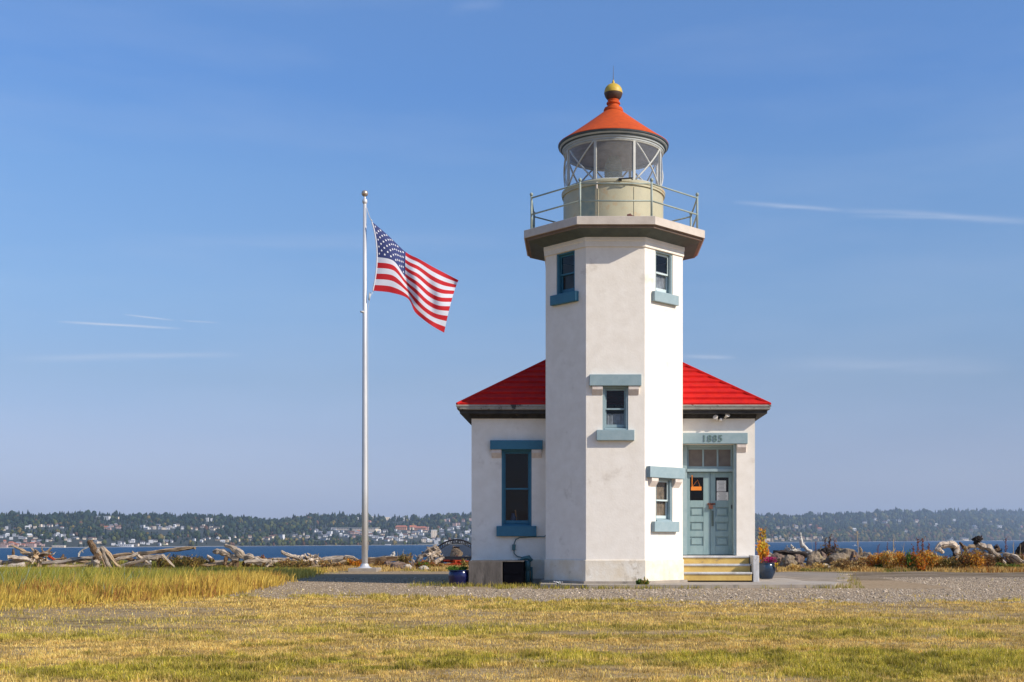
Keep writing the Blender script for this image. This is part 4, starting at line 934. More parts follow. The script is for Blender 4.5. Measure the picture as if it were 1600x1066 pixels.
for px, py, w, h, wall, roof, flat, nm, lab, cc_, rr_ in [
    (160, 812, 24, 5.5, 'white', 'pale', True, 'hilltop_building', 'long white building on the hilltop above the left driftwood', 8, 2),
    (184, 811, 4, 3.5, 'cream', 'grey', True, 'hilltop_house', 'small cream building alone right of the long white hilltop building', 2, 2),
    (229, 815, 5, 2.5, 'white', 'grey', False, 'hilltop_house', 'small white house high on the wooded hill above the long leaning log', 2, 1),
    (324, 815, 4, 6, 'white', 'pale', True, 'white_tower_block', 'narrow white block on the hilltop, left of a pair', 2, 4),
    (331, 815, 4, 5, 'white', 'pale', True, 'white_tower_block', 'narrow white block on the hilltop, right of a pair', 2, 3),
    (92, 856, 20, 4, 'cream', 'pale', True, 'waterfront_shed', 'long cream shed on the waterline at the far left', 8, 1),
    (5, 855, 14, 4, 'pink', 'brown', True, 'waterfront_shed', 'brick-coloured waterfront block at the left edge of the photo', 6, 2),
    (45, 854, 22, 5, 'pink', 'brown', True, 'waterfront_shed', 'long pinkish waterfront block behind the root wad', 8, 2),
    (262, 847, 16, 3.5, 'white', 'grey', False, 'boat_shed', 'white gabled boat shed on the shore above the long leaning log', 4, 1),
    (195, 854, 26, 3.5, 'white', 'pale', True, 'marina_shed', 'long low white marina shed right of the tall driftwood stump', 8, 1),
    (347, 846, 20, 3.5, 'tan', 'brown', True, 'shore_block', 'long tan block behind the driftwood, right of the boat shed', 6, 1),
    (440, 843, 8, 8, 'white', 'grey', True, 'tower_house', 'tall pale house with a turret above the waterline shrubs', 3, 3),
    (507, 843.5, 13, 2.2, 'white', 'pale', True, 'shore_wall_building', 'long low white building above the shoreline trees left of the flagpole', 5, 1),
    (557, 829, 66, 4.5, 'cream', 'pale', True, 'apartment_block', 'long cream apartment block crossing behind the flagpole', 26, 2),
    (581, 830, 11, 5.5, 'pink', 'brown', True, 'apartment_wing', 'reddish end wing of the long apartment block just right of the flagpole', 4, 2),
    (559, 812, 3.4, 3.6, 'white', 'pale', True, 'water_tank', 'small round-looking white tank on the skyline left of the flagpole', 1, 1),
    (577, 817, 5, 3.5, 'pink', 'red', False, 'hilltop_house', 'pinkish house high on the hill just right of the flagpole', 2, 1),
    (582, 811, 4, 4.5, 'white', 'pale', True, 'hilltop_house', 'white block on the skyline just right of the flagpole', 2, 3),
    (605, 813, 7.5, 5, 'cream', 'pale', True, 'hilltop_block', 'cream block on the skyline right of the flagpole', 3, 2),
    (622, 814, 20, 5.5, 'white', 'pale', True, 'hilltop_building', 'long white building on the skyline above the orange-roofed complex', 8, 2),
    (640, 812, 6, 2.5, 'white', 'pale', True, 'hilltop_house', 'white house at the right end of the skyline buildings', 2, 1),
    (627, 828, 17, 7, 'orange', 'red', False, 'school_wing', 'left wing of the orange-roofed hillside complex', 6, 3),
    (645, 828, 12, 7, 'cream', 'red', False, 'school_wing', 'middle gabled wing of the orange-roofed hillside complex', 4, 3),
    (657, 829, 18, 6.5, 'orange', 'red', False, 'school_wing', 'right wing of the orange-roofed hillside complex', 7, 3),
    (666, 829, 8, 6, 'pink', 'brown', True, 'school_annex', 'pinkish block at the right end of the orange-roofed complex', 3, 3),
    (678, 840, 9, 12, 'cream', 'pale', True, 'terraced_flats', 'stack of cream terraced flats above and left of the bench', 3, 5),
    (627, 843, 5, 9, 'white', 'pale', False, 'white_chapel', 'narrow white gabled building low on the slope right of the flagpole', 1, 2),
    (606, 853, 8, 2.4, 'white', 'pale', True, 'boathouse', 'white boathouse at the waterline right of the flagpole', 4, 1),
    (1388, 814, 3, 2.4, 'white', 'pale', True, 'hilltop_house', 'tiny white house on the wooded right hill, farthest left', 1, 1),
    (1404, 815, 9, 3, 'white', 'grey', False, 'hillside_house', 'white house high on the right hill, second from left', 3, 1),
    (1432, 815, 8, 3, 'white', 'grey', False, 'hillside_house', 'white house high in the trees above the rusty dock stalks', 3, 1),
    (1491, 814, 5, 3, 'white', 'pale', True, 'hillside_house', 'white house near the top of the right hill above the grey arched root', 2, 1),
    (1522, 823, 5, 2.4, 'white', 'pale', True, 'hillside_house', 'small white house midway up the right hill', 2, 1),
    (1561, 824, 10, 3.4, 'white', 'grey', False, 'hillside_house', 'wide white house midway up the right hill by the right edge', 3, 1),
    (1592, 824, 9, 3, 'white', 'grey', False, 'hillside_house', 'white house at the right edge of the photo midway up the hill', 3, 1),
    (1597, 825, 5, 3, 'pink', 'red', False, 'hillside_house', 'reddish house touching the right edge midway up the hill', 2, 1),
    (1548, 816, 5, 2, 'cream', 'grey', True, 'hillside_house', 'pale house high in the trees on the right hill', 2, 1),
    (1486, 843, 6, 4, 'white', 'grey', False, 'beach_house', 'white beach house on the right shoreline above the grey arched root', 2, 1),
    (1506, 843.5, 12, 3, 'cream', 'grey', False, 'beach_house', 'cream beach house on the right shoreline left of the dark root', 4, 1)]:
    house(px, py, w, h, wall, roof, flat, nm, lab, None, cc_, rr_, 'building')

woods('hillside_woods', 17000, (-330, 1900), (.015, 1.0), (4.0, 8.5), PAL, [.34, .40, .18, .05, .03], 'dark green woods covering the hills of the far shore', conif=lambda px, v: np.where(px > 1100, .50, .62) * (.6 + .6 * v), dens=dz)
woods('skyline_woods', 3000, (-330, 1900), (.86, 1.0), (6.0, 11), PAL, [.6, .3, .1, 0, 0], 'tall conifers along the skyline of the far hills', conif=.8)
woods('shoreside_woods', 2600, (340, 1900), (.008, .10), (4, 7.5), PAL, [.2, .35, .25, .12, .08], 'olive and autumn-tinted trees along the far waterline', conif=.1, dens=lambda px, v: np.where((px > 600) & (px < 1150), .5, 1) * np.where((px > 1180) & (px < 1285), .25, 1))

woods('autumn_shore_trees', 520, (1215, 1640), (.008, .16), (5, 8.5), PAL, [.0, .2, .3, .3, .2], 'gold and russet trees low on the right part of the far shore', conif=0)
# motorboat and wake
by = F * 11 / (853.5 - CY); bx = (1336 - CX) * by / F; s = by / F
b = MB(); L = 9 * s; Wd = 2.6 * s; zz = WATER_Z
st_ = [(-.5, .8, .0), (-.2, 1, .0), (.2, .9, .05), (.42, .5, .15), (.5, .05, .25)]
vs = []
for t, wf, sh_ in st_: vs += [(bx - t * L, by - Wd / 2 * wf, zz + .9 * s + sh_ * s), (bx - t * L, by + Wd / 2 * wf, zz + .9 * s + sh_ * s), (bx - t * L, by + Wd * .3 * wf, zz - .2 * s), (bx - t * L, by - Wd * .3 * wf, zz - .2 * s)]
b.add(vs, [(i * 4 + k, i * 4 + (k + 1) % 4, (i + 1) * 4 + (k + 1) % 4, (i + 1) * 4 + k) for i in range(4) for k in range(4)] + [(3, 2, 1, 0), (16, 17, 18, 19)])
bo = simple('motorboat', 'small white motorboat running on the blue water behind the right rocks', 'boat', b, wallm['white'], wl=(bx, by, zz))
b = MB(); b.box(bx - .15 * L, bx + .15 * L, by - Wd * .3, by + Wd * .3, zz + .9 * s, zz + 2.1 * s); b.obj('cabin', wallm['white'], bo)
b = MB(); n = 26; vs = []
for i in range(n + 1):
    u = i / n; ww = s * (.8 + 5.5 * u) * (1 + .3 * math.sin(i * 2.1)); vs += [(bx + L * .4 + u * 22 * s, by - ww, zz + .12), (bx + L * .4 + u * 22 * s, by + ww, zz + .12)]
b.add(vs, [(2 * i, 2 * i + 2, 2 * i + 3, 2 * i + 1) for i in range(n)])
b.add([(bx + 44 * s, by - 2 * s, zz + .12), (bx + 60 * s, by - 3 * s, zz + .12), (bx + 60 * s, by + 1.5 * s, zz + .12), (bx + 44 * s, by + 1 * s, zz + .12)], [(0, 1, 2, 3)])
ww_ = simple('wake_foam', 'white foam wake trailing behind the motorboat', 'foam', b, mat('foam', (.75, .78, .8), .9)); ww_['kind'] = 'stuff'
# crane mast on the far shore
_, Yc, zc = (float(t) for t in hillp(257, .03)); xc = (257 - CX) * Yc / F; s = Yc / F
b = MB(); b.tube([(xc - 3 * s, Yc, zc), (xc + .5 * s, Yc, zc + 14 * s)], .35 * s, 5); b.tube([(xc, Yc, zc), (xc, Yc, zc + 7 * s)], .3 * s, 5); b.box(xc - 1.5 * s, xc + 1.5 * s, Yc - s, Yc + s, zc - s, zc + 1.5 * s)
simple('marina_crane', 'thin yellowish crane mast rising from the marina on the far shore', 'crane', b, mat('crane_paint', (.5, .48, .3), .6))

# ------------------------------------------------------------------ shore: driftwood, rocks, shrubs
WOOD = {k: mat(k + '_driftwood', c, .95, var=v, scale=3.2, stretch=(.9, 4.5, 1), bump=1.0, bscale=5, uv=True, bump_d=.06, var2=v2, scale2=1.9, thr=(.52, .58), spec=.1) for k, c, v, v2 in (
    ('pale', (.84, .71, .56), (.56, .43, .31), (.14, .10, .07)), ('grey', (.58, .49, .39), (.30, .23, .17), (.10, .08, .06)), ('tan', (.66, .49, .31), (.36, .24, .14), (.12, .08, .05)),
    ('brown', (.22, .14, .08), (.11, .065, .035), (.34, .24, .15)), ('dark', (.045, .035, .03), (.02, .016, .014), (.12, .09, .07)), ('red', (.50, .045, .015), (.30, .03, .012), (.55, .16, .06)), ('white', (.82, .79, .72), (.66, .59, .49), (.40, .33, .26)))}
def wob_path(pts, rad, sub=5, amp=.25):
    """smooth a coarse path and give it a crooked line; amp in radii"""
    P_ = []; R_ = []
    n = len(pts) - 1; sd = random.random() * 99
    for i in range(n * sub + 1):
        t = i / sub; p = Vector([catmull([q[a] for q in pts], t) for a in range(3)]); r = max(.004, float(np.interp(t, range(n + 1), rad)))
        w = Vector((mnoise.noise(Vector((t * 1.3, sd, 0))), mnoise.noise(Vector((t * 1.3, sd, 7))), mnoise.noise(Vector((t * 1.3, sd, 14))))) * r * amp * 2
        P_.append(p + w); R_.append(r * (1 + .45 * mnoise.noise(Vector((t * 2.6, sd, 30)))))
    return P_, R_
def log_into(b, pts, rpx, Y, n=12, sub=7, amp=.32, wob=.26, jit=.12):
    """pts: photo pixels (px, py[, extra depth]) at distance Y; rpx: radii in photo pixels"""
    W_ = [T(p[0], p[1], Y + (p[2] if len(p) > 2 else 0)) for p in pts]
    if isinstance(rpx, (int, float)): rpx = [rpx] * len(W_)
    P_, R_ = wob_path(W_, [r * Y / F for r in rpx], sub, amp); b.tube(P_, R_, n, jit=jit, wob=wob)
def drift(name, label, Y, logs, wood, group=None, cat='driftwood', extra=None):
    b = MB(); mats = [WOOD[w] for w in (wood if isinstance(wood, tuple) else (wood,))]
    for lg in logs:
        pts, r = lg[0], lg[1]; b.m = lg[2] if len(lg) > 2 else 0
        log_into(b, pts, r, Y)
    if extra: extra(b)
    v = np.array(b.v); c = v.mean(0)
    o = b.obj(name, mats, None, (float(c[0]), float(c[1]), float(v[:, 2].min())), True, uv=True); autosmooth(o, 32)
    return tag(o, label, cat, group)
def wad(b, cx, cy, Y, n, lx, ly, r0=2.2, seed=1, up=.35, m=(0,), core=5):
    """a splayed root ball: short crooked roots leaving a knot"""
    rs = random.Random(seed); c = T(cx, cy, Y); k = Y / F
    b.m = m[0]; b.blob(c, core * k, .5, 3, (1.2, .9, .8), seed, 2.2)
    for i in range(n):
        a = rs.uniform(0, 2 * math.pi); L = rs.uniform(.45, 1.0); dx = math.cos(a) * lx * L; dz_ = math.sin(a) * ly * L
        if dz_ > 0 and cy + dz_ > 892: dz_ *= .4
        dy = rs.uniform(-1, 1) * lx * .5
        mid = c + Vector((dx * .5 + rs.uniform(-2, 2), dy * .5, -dz_ * .5 + rs.uniform(-1.5, 2.5))) * k; end = c + Vector((dx, dy, -dz_)) * k
        e2 = end + Vector((rs.uniform(-3, 3), rs.uniform(-3, 3), rs.uniform(-2, 4))) * k
        rr = rs.uniform(.6, 1.1) * r0 * k; b.m = rs.choice(m)
        P_, R_ = wob_path([c, mid, end, e2], [rr * 1.4, rr, rr * .7, rr * .3], 4, .5); b.tube(P_, R_, 7, jit=.14, wob=.3)
# --- left bank
drift('driftwood_log', 'pale sawn log end sticking out left of the first root tangle', 46.2, [([(12, 871), (30, 872.5), (50, 874)], [3.6, 3.4, 3.0])], 'pale')
drift('driftwood_root_tangle', 'spiky bleached root tangle at the far left of the shore', 46.6, [([(18, 852), (30, 858), (45, 865), (58, 872)], [1.2, 1.8, 2.6, 3]), ([(60, 872), (74, 862), (80, 856)], [2.5, 1.6, .8]), ([(66, 878), (60, 888)], [3, 3.5]), ([(40, 884), (52, 874), (66, 866)], [2, 2.4, 1.6]), ([(78, 872), (92, 874), (100, 872)], [2, 1.5, .8])], ('tan', 'pale', 'brown'),
      extra=lambda b: (wad(b, 56, 869, 46.6, 34, 24, 13, 1.7, 3, m=(0, 0, 1, 1, 2), core=7), wad(b, 72, 866, 46.9, 14, 14, 10, 1.3, 8, m=(1, 0), core=4)))
drift('driftwood_post', 'short brown upright post behind the pale sawn log', 47.2, [([(20, 872), (20.5, 858)], [1.8, 1.7])], 'brown', cat='post')
drift('painted_board', 'weathered red board leaning in the left root tangle', 46.4, [([(76, 869), (82, 873), (88, 877)], [1.6, 1.7, 1.5])], 'red', cat='board')
drift('driftwood_chunk', 'broken brown wood chunk right of the left root tangle', 46.9, [([(94, 874), (98, 870), (99, 866)], [1.8, 2, .8]), ([(98, 876), (103, 871)], [2.4, 1.4])], 'brown')
drift('driftwood_log', 'thick pale bleached log lying along the grass at the left edge', 45.4, [([(-22, 887), (10, 886), (38, 884)], [4.2, 4.2, 3.6])], 'pale')
drift('driftwood_log', 'grey-pink log lying behind the bleached one at the left edge', 46.4, [([(-25, 879), (8, 879), (36, 878)], [4, 3.8, 3.2])], 'grey')
drift('driftwood_log', 'long brown-grey log lying between the root tangle and the forked stump', 46.0, [([(66, 880), (95, 878), (125, 874), (152, 871.5)], [3.6, 4, 4.2, 4])], 'grey')
drift('driftwood_log', 'dark half-buried log under the long grey-brown one', 45.6, [([(76, 887), (100, 885), (140, 883), (150, 882)], [3, 3.4, 3.2, 2.6])], 'tan')
drift('driftwood_branch', 'thin pale forked branch arching up left of the forked stump', 46.2, [([(122, 873), (123, 866), (128, 860), (136, 856), (143, 850)], [1.6, 1.5, 1.2, .9, .5]), ([(128, 860), (130, 864)], [.9, .5])], 'white', cat='branch')
drift('driftwood_stump', 'tall forked driftwood stump with a dark leaning limb at the left', 45.5, [
      ([(141, 845), (144, 853), (150, 864), (156, 876)], [3.0, 3.8, 4.8, 5.5], 1), ([(154, 868), (152, 880), (149, 894)], [5.5, 6.5, 6.0], 0), ([(152, 864), (160, 858), (166, 872), (176, 895)], [4, 4.4, 3.6, 2.6], 0),
      ([(160, 856), (170, 868), (184, 884), (190, 890)], [2.6, 3.2, 2.8, 1.6], 2), ([(156, 862), (164, 880), (168, 895)], [3, 2.4, 1.6], 2), ([(145, 858), (148, 855)], [1, .5], 0)], ('grey', 'brown', 'tan'), cat='stump')
drift('driftwood_log', 'long slender log slanting up to the right over the water', 46.6, [([(172, 869), (206, 866), (250, 861), (290, 857), (305, 856)], [3.6, 3.2, 3.0, 2.6, 2.2]), ([(206, 862), (210, 866)], [1.4, 1.8])], ('tan',))
for i, (pts, r, wd, lab) in enumerate([
    ([(178, 876), (200, 871), (215, 866)], 2.4, 'pale', 'pale crossed branch just right of the forked stump'), ([(182, 884), (205, 880), (232, 872)], 2.6, 'grey', 'grey branch low in the pile right of the forked stump'),
    ([(196, 892), (205, 884), (212, 878)], 2.2, 'tan', 'short tan branch at the foot of the pile right of the stump'), ([(215, 868), (226, 876), (236, 882)], 2.3, 'pale', 'pale branch slanting down under the slender log'),
    ([(176, 868), (196, 872), (226, 878)], 2.0, 'brown', 'brown branch crossing the pile under the slender log'), ([(200, 878), (218, 882), (235, 880)], 3.0, 'white', 'whitest bleached branch in the pile under the slender log'),
    ([(208, 890), (222, 889), (236, 886)], 3.2, 'grey', 'grey half-buried branch at the right end of the pile')]):
    drift('driftwood_branch', lab, 45.9 + .15 * i, [(pts, r)], wd, 'crossed branches in the pile right of the stump', 'branch')
drift('driftwood_log', 'short grey log behind the leaning stick right of the pile', 47.2, [([(214, 871), (236, 871), (256, 870)], [4.2, 4, 3.2])], 'grey')
drift('driftwood_branch', 'thin pale stick leaning down to the right out of the grass', 45.0, [([(253, 867), (262, 875), (273, 887)], [1.6, 1.5, 1.1])], 'pale', cat='branch')
drift('driftwood_branch', 'slim pale stick lying right of the leaning one', 46.5, [([(278, 872), (286, 876), (292, 877)], [1, 1.2, 1])], 'pale', cat='branch')
drift('driftwood_log', 'grey log lying flat left of the pointed stump', 47.0, [([(310, 878), (335, 878), (356, 877)], [2.6, 3, 2.6])], 'grey')
drift('driftwood_log', 'pinkish slender log below the flat grey one', 46.2, [([(296, 883), (330, 882), (372, 881)], [2.2, 2.5, 2.2])], 'tan')
drift('driftwood_stump', 'big pointed stump leaning left over the water left of the flagpole', 46.0, [
      ([(333, 862.5), (345, 863), (360, 868), (372, 874)], [2.8, 4.2, 5, 6]), ([(352, 852), (364, 858), (380, 867), (398, 876), (410, 878)], [2.0, 4, 6.2, 6.5, 5]), ([(356, 866), (352, 876), (350, 884)], [3, 2.4, 2.2], 1), ([(370, 872), (362, 880), (354, 886)], [4, 3.2, 2], 2), ([(368, 870), (370, 886)], [4.5, 4], 1)], ('grey', 'brown', 'tan'), cat='stump')
drift('driftwood_log', 'short whitish log right of the pointed stump', 45.6, [([(384, 879), (402, 877), (424, 876)], [3.4, 3.2, 2.4])], 'pale')
drift('driftwood_log', 'knotted whitish wood among rusty shrubs left of the root ball', 45.8, [([(416, 884), (426, 879), (440, 877), (452, 873)], [3.6, 3.4, 2.6, 2])], 'pale', extra=lambda b: wad(b, 424, 884, 45.8, 12, 9, 6, 1.3, 12, core=3.4))
drift('driftwood_root_ball', 'bleached root ball with a crooked arm left of the flagpole', 46.0, [([(440, 861), (446, 866), (456, 869), (468, 872)], [1.6, 2.6, 3, 3.4]), ([(441, 866), (440, 860)], [1, .6]), ([(470, 870), (484, 876), (492, 884)], [4.4, 4, 3]), ([(500, 876), (520, 875), (548, 873), (560, 875)], [5, 4.4, 3, 1.6], 1)], ('pale', 'grey', 'tan'),
      extra=lambda b: (wad(b, 488, 874, 45.8, 40, 17, 11, 1.7, 21, m=(0, 0, 0, 2), core=7), wad(b, 476, 878, 45.7, 14, 12, 8, 1.4, 22, m=(0, 2), core=4)))
drift('driftwood_log', 'tan log slanting from the root ball toward the flagpole pad', 45.2, [([(482, 888), (505, 884), (535, 878), (552, 875)], [2.6, 2.6, 2.2, 1.4])], 'tan')
drift('driftwood_log', 'thin grey log lying behind the shrubs just left of the flagpole', 47.6, [([(500, 874), (525, 871), (546, 871)], [1.8, 2, 1.6])], 'pale')
drift('driftwood_log', 'dark brown log lying behind the flagpole', 46.5, [([(560, 877), (590, 876), (618, 873), (640, 874)], [3.4, 4.4, 4.2, 3])], 'brown')
drift('driftwood_log', 'grey log end lying on top of the dark log behind the flagpole', 47.2, [([(574, 873), (600, 871.5), (628, 870)], [1.8, 2.2, 1.8])], 'grey')
drift('driftwood_stub', 'small white pointed stub above the brown log right of the flagpole', 46.9, [([(612, 873), (614, 867), (616.5, 861.5)], [3.2, 2.6, .5])], 'white', cat='stub')
drift('driftwood_root_ball', 'big slanting root mass beside the bench', 46.6, [([(650, 878), (662, 866), (674, 857), (682, 855)], [3, 4, 4, 3], 2), ([(664, 880), (676, 868), (688, 862)], [3.5, 4, 3.5]), ([(672, 884), (684, 876), (694, 872)], [3, 3, 2]), ([(652, 871), (648, 867)], [1, .5]), ([(645, 875), (650, 881), (656, 884)], [1.2, 1.8, 1.4])], ('pale', 'dark', 'grey'),
      extra=lambda b: (wad(b, 676, 866, 46.6, 30, 17, 14, 1.8, 31, m=(0, 0, 0, 2), core=6)))
# behind the bench
drift('painted_board', 'long faded red board lying behind the bench', 48.2, [([(676, 878), (700, 876.5), (722, 877.5), (750, 879)], [1.6, 2.6, 2.6, 2])], 'red', cat='board')
drift('painted_board', 'orange-red board below the long one behind the bench', 47.9, [([(688, 883), (712, 882.5), (748, 884.5)], [1.2, 1.9, 2])], 'red', cat='board')
drift('driftwood_post', 'short red post standing among the boards behind the bench', 48.0, [([(712, 887), (713, 868)], [1.6, 1.5])], 'red', cat='post')
drift('driftwood_log', 'white bleached log between the red boards behind the bench', 48.6, [([(684, 886), (706, 886), (730, 888)], [1.6, 2, 1.6]), ([(716, 873), (730, 872), (752, 873)], [2, 2.4, 2])], 'white')
drift('cut_stump', 'pale grooved cut stump seen through the bench slats', 48.8, [([(712, 876), (713, 866), (714, 859)], [10, 9, 7])], 'tan', cat='stump')
# --- right bank
drift('driftwood_snag', 'bare white snag curving upright above the right boulders', 46.5, [([(1268, 864), (1262, 859), (1255, 853), (1252, 845), (1251.2, 838), (1250.6, 832)], [2.2, 3, 3.4, 2.6, 1.8, .8]), ([(1253, 850), (1258, 848)], [1.4, .7])], 'white', cat='snag')
drift('driftwood_pile', 'heap of small bleached wood left of the white snag', 46.8, [([(1226, 857), (1232, 861), (1240, 864)], [1.6, 2, 1.6]), ([(1236, 850), (1240, 858), (1246, 862)], [1, 2, 2]), ([(1222, 864), (1240, 862), (1262, 865)], [1.8, 2.4, 2]), ([(1230, 852), (1228, 860), (1224, 866)], [.9, 1.5, 1.8])], ('white', 'pale'), extra=lambda b: wad(b, 1238, 860, 46.8, 18, 12, 8, 1.2, 41, m=(0, 1), core=3.4))
drift('driftwood_log', 'slim grey log slanting behind the flower pot', 46.4, [([(1183, 861), (1196, 862), (1208, 868)], [1.2, 1.6, 1.8])], 'grey')
drift('driftwood_log', 'dark log on top of the boulders left of the white snag', 46.0, [([(1208, 863), (1222, 863), (1240, 867), (1262, 868)], [2.2, 3, 4.4, 3.4])], 'dark')
drift('driftwood_log', 'broken black log right of the white snag', 46.4, [([(1272, 870), (1284, 862), (1292, 859), (1306, 863)], [3, 3.6, 3, 2]), ([(1276, 866), (1280, 858)], [2, .8]), ([(1290, 864), (1302, 858), (1300, 854)], [2.4, 1.6, .7])], 'dark')
drift('driftwood_stub', 'pointed tan wood stub behind the boulders below the tall dry stalk', 46.8, [([(1342, 870), (1345, 862), (1343, 855)], [2.6, 2.2, 1]), ([(1346, 868), (1352, 862)], [2, 1.2])], 'tan', cat='stub')
drift('driftwood_root_arch', 'pale grey arched root above the orange shrubs', 45.4, [([(1464, 862), (1468, 855), (1478, 851), (1490, 852), (1497, 860)], [2.6, 4.4, 4, 4, 3.4]), ([(1494, 853), (1496, 866), (1495, 874)], [4.6, 4.2, 3]), ([(1488, 856), (1492, 868), (1494, 878)], [2.6, 2.2, 1.4], 1), ([(1466, 858), (1474, 864)], [3.2, 2.4], 0)], ('pale', 'dark'), cat='driftwood')
drift('driftwood_branch', 'brown log end pointing up left of the leaning root', 46.4, [([(1499, 848), (1504, 853), (1510, 860)], [1.4, 2.4, 3])], 'brown', cat='branch')
drift('driftwood_log', 'tan log lying behind the leaning root', 47.2, [([(1505, 857), (1518, 854), (1532, 853)], [2.6, 2.8, 2.4])], 'tan')
drift('driftwood_log', 'long weathered trunk with a black burnt top leaning right of the arched root', 45.6, [([(1527, 849), (1532, 852), (1544, 858), (1554, 866), (1562, 874)], [3, 4.6, 5, 4.2, 3.4]), ([(1522, 858), (1534, 864), (1548, 869), (1560, 874), (1570, 882)], [2, 3.2, 3.6, 3.6, 3]), ([(1524, 851), (1526, 844), (1531, 838)], [3, 4, 3], 1)], ('grey', 'dark', 'pale'),
      extra=lambda b: wad(b, 1528.5, 843, 45.6, 16, 8, 6, 1.5, 51, m=(1,), core=5))
drift('driftwood_log', 'weathered trunk sloping down at the right edge of the photo', 45.2, [([(1566, 866), (1578, 868), (1592, 876), (1608, 884)], [3, 5, 5.6, 5]), ([(1572, 872), (1588, 882), (1600, 887)], [2.4, 2.6, 2], 1)], ('grey', 'brown'))
drift('driftwood_root_ball', 'small brown root ball between the two right trunks', 46.2, [([(1550, 868), (1556, 860), (1562, 856)], [2, 3, 1.6])], ('brown', 'dark'), extra=lambda b: wad(b, 1558, 860, 46.2, 16, 9, 7, 1.5, 61, m=(0, 1), core=4))
drift('driftwood_stump', 'dark stump against the right edge of the photo', 46.8, [([(1590, 874), (1594, 860), (1604, 850)], [3, 5, 6])], ('dark',), cat='stump')
rsd = random.Random(5)
for gx0, gx1, n, lab, grp in ((20, 160, 16, 'small loose driftwood stick in the jumble left of the forked stump', 'loose sticks left of the forked stump'), (165, 330, 16, 'small loose driftwood stick in the jumble between the two stumps', 'loose sticks between the two stumps'),
                              (380, 545, 14, 'small loose driftwood stick among the rusty shrubs left of the flagpole', 'loose sticks left of the flagpole'), (1200, 1270, 7, 'small loose driftwood stick in the heap by the white snag', 'loose sticks by the white snag'), (1500, 1600, 7, 'small loose driftwood stick below the leaning trunks', 'loose sticks below the leaning trunks')):
    for i in range(n):
        px = gx0 + (gx1 - gx0) * (i + rsd.random()) / n; py = rsd.uniform(872, 884) if gx0 < 1000 else rsd.uniform(864, 876); L_ = rsd.uniform(7, 20); a = rsd.uniform(-.45, .45) if rsd.random() < .75 else rsd.uniform(.7, 2.4)
        drift('driftwood_stick', lab, 46.6 + rsd.uniform(-.3, 1.5), [([(px - L_ * math.cos(a), py + L_ * math.sin(a) * .5), (px, py + rsd.uniform(-1.5, 1.5)), (px + L_ * math.cos(a), py - L_ * math.sin(a) * .5)], [rsd.uniform(1, 2.2), rsd.uniform(1, 2.4), rsd.uniform(.5, 1.4)])], rsd.choice(['pale', 'grey', 'tan', 'pale', 'brown']), grp, 'stick')
# rocks
M['rock'] = mat('lichened_rock', (.30, .235, .165), .95, var=(.13, .10, .075), scale=2.6, bump=1.0, bscale=9, bump_d=.08, var2=(.46, .36, .15), scale2=2.2, thr=(.50, .62), spec=.15)
M['palerock'] = mat('pale_rock', (.50, .45, .38), .95, var=(.36, .31, .26), scale=3, bump=.8, bscale=9, bump_d=.05)
M['brownrock'] = mat('brown_rock', (.24, .17, .13), .95, var=(.13, .09, .07), scale=3, bump=.8, bscale=9, bump_d=.05, spec=.15)
for i, (px, py, w, h, Y, m, lab) in enumerate([
    (1214, 875, 26, 20, 45.6, 'brownrock', 'brownish boulder nearest the flower pot'), (1232, 879, 24, 20, 44.6, 'rock', 'lichened boulder second from the flower pot'), (1246, 872, 22, 16, 46.0, 'brownrock', 'dark rounded boulder under the white snag pile'),
    (1273, 876, 25, 27, 44.8, 'rock', 'tall yellow-lichened boulder right of the white snag'), (1284, 870, 16, 14, 46.2, 'brownrock', 'dark rock wedged behind the tall lichened boulder'), (1308, 878, 36, 26, 44.6, 'rock', 'largest lichened boulder in the middle of the right bank'),
    (1322, 866, 34, 18, 46.4, 'rock', 'broad dry-topped boulder behind the largest one'), (1336, 872, 16, 20, 45.6, 'brownrock', 'narrow dark boulder right of the largest one'), (1352, 873, 22, 18, 45.8, 'rock', 'last lichened boulder before the orange shrubs'),
    (1290, 885, 14, 9, 44.0, 'palerock', 'small pale rock low between the lichened boulders'), (1442, 864, 12, 8, 46.8, 'palerock', 'pale rock behind the orange shrubs'), (622, 885, 26, 14, 44.4, 'brownrock', 'rounded brown boulder just right of the flagpole'), (606, 882, 12, 10, 45.2, 'brownrock', 'darker boulder directly behind the flagpole pad'),
    (637, 887, 12, 10, 43.8, 'palerock', 'pale angular rock right of the rounded brown boulder'), (662, 888, 15, 8, 43.9, 'palerock', 'pink-white low rock between the flagpole and the bench'), (648, 884, 12, 9, 45.0, 'brownrock', 'small brown rock behind the low pink-white one'),
    (1326, 943 - 5, 9, 3.2, 23.0, 'palerock', 'flat pale stone lying alone on the gravel'), (1252, 886, 12, 8, 44.2, 'brownrock', 'small brown rock below the dark rounded boulder'), (1364, 880, 14, 12, 45.0, 'brownrock', 'small brown rock half hidden by orange shrubs')]):
    b = MB(); k = Y / F; c = T(px, py, Y); sx, sz = w / 2 * k, h / 2 * k
    z0 = float(gz(c.x, c.y)); b.blob((0, 0, 0), 1, .42, 3, (sx, (sx + sz) / 2 * .9, sz), i + 5, 1.15)
    b.v = [(v[0] + c.x, v[1] + c.y, v[2] + c.z) for v in b.v]
    zb = min(v[2] for v in b.v)
    if zb > z0 - .03: b.v = [(v[0], v[1], z0 - .03 + (v[2] - zb) * ((c.z + sz - z0 + .03) / (c.z + sz - zb))) for v in b.v]
    autosmooth(simple('boulder' if w > 13 else 'rock', lab, 'rock', b, M[m]), 24)
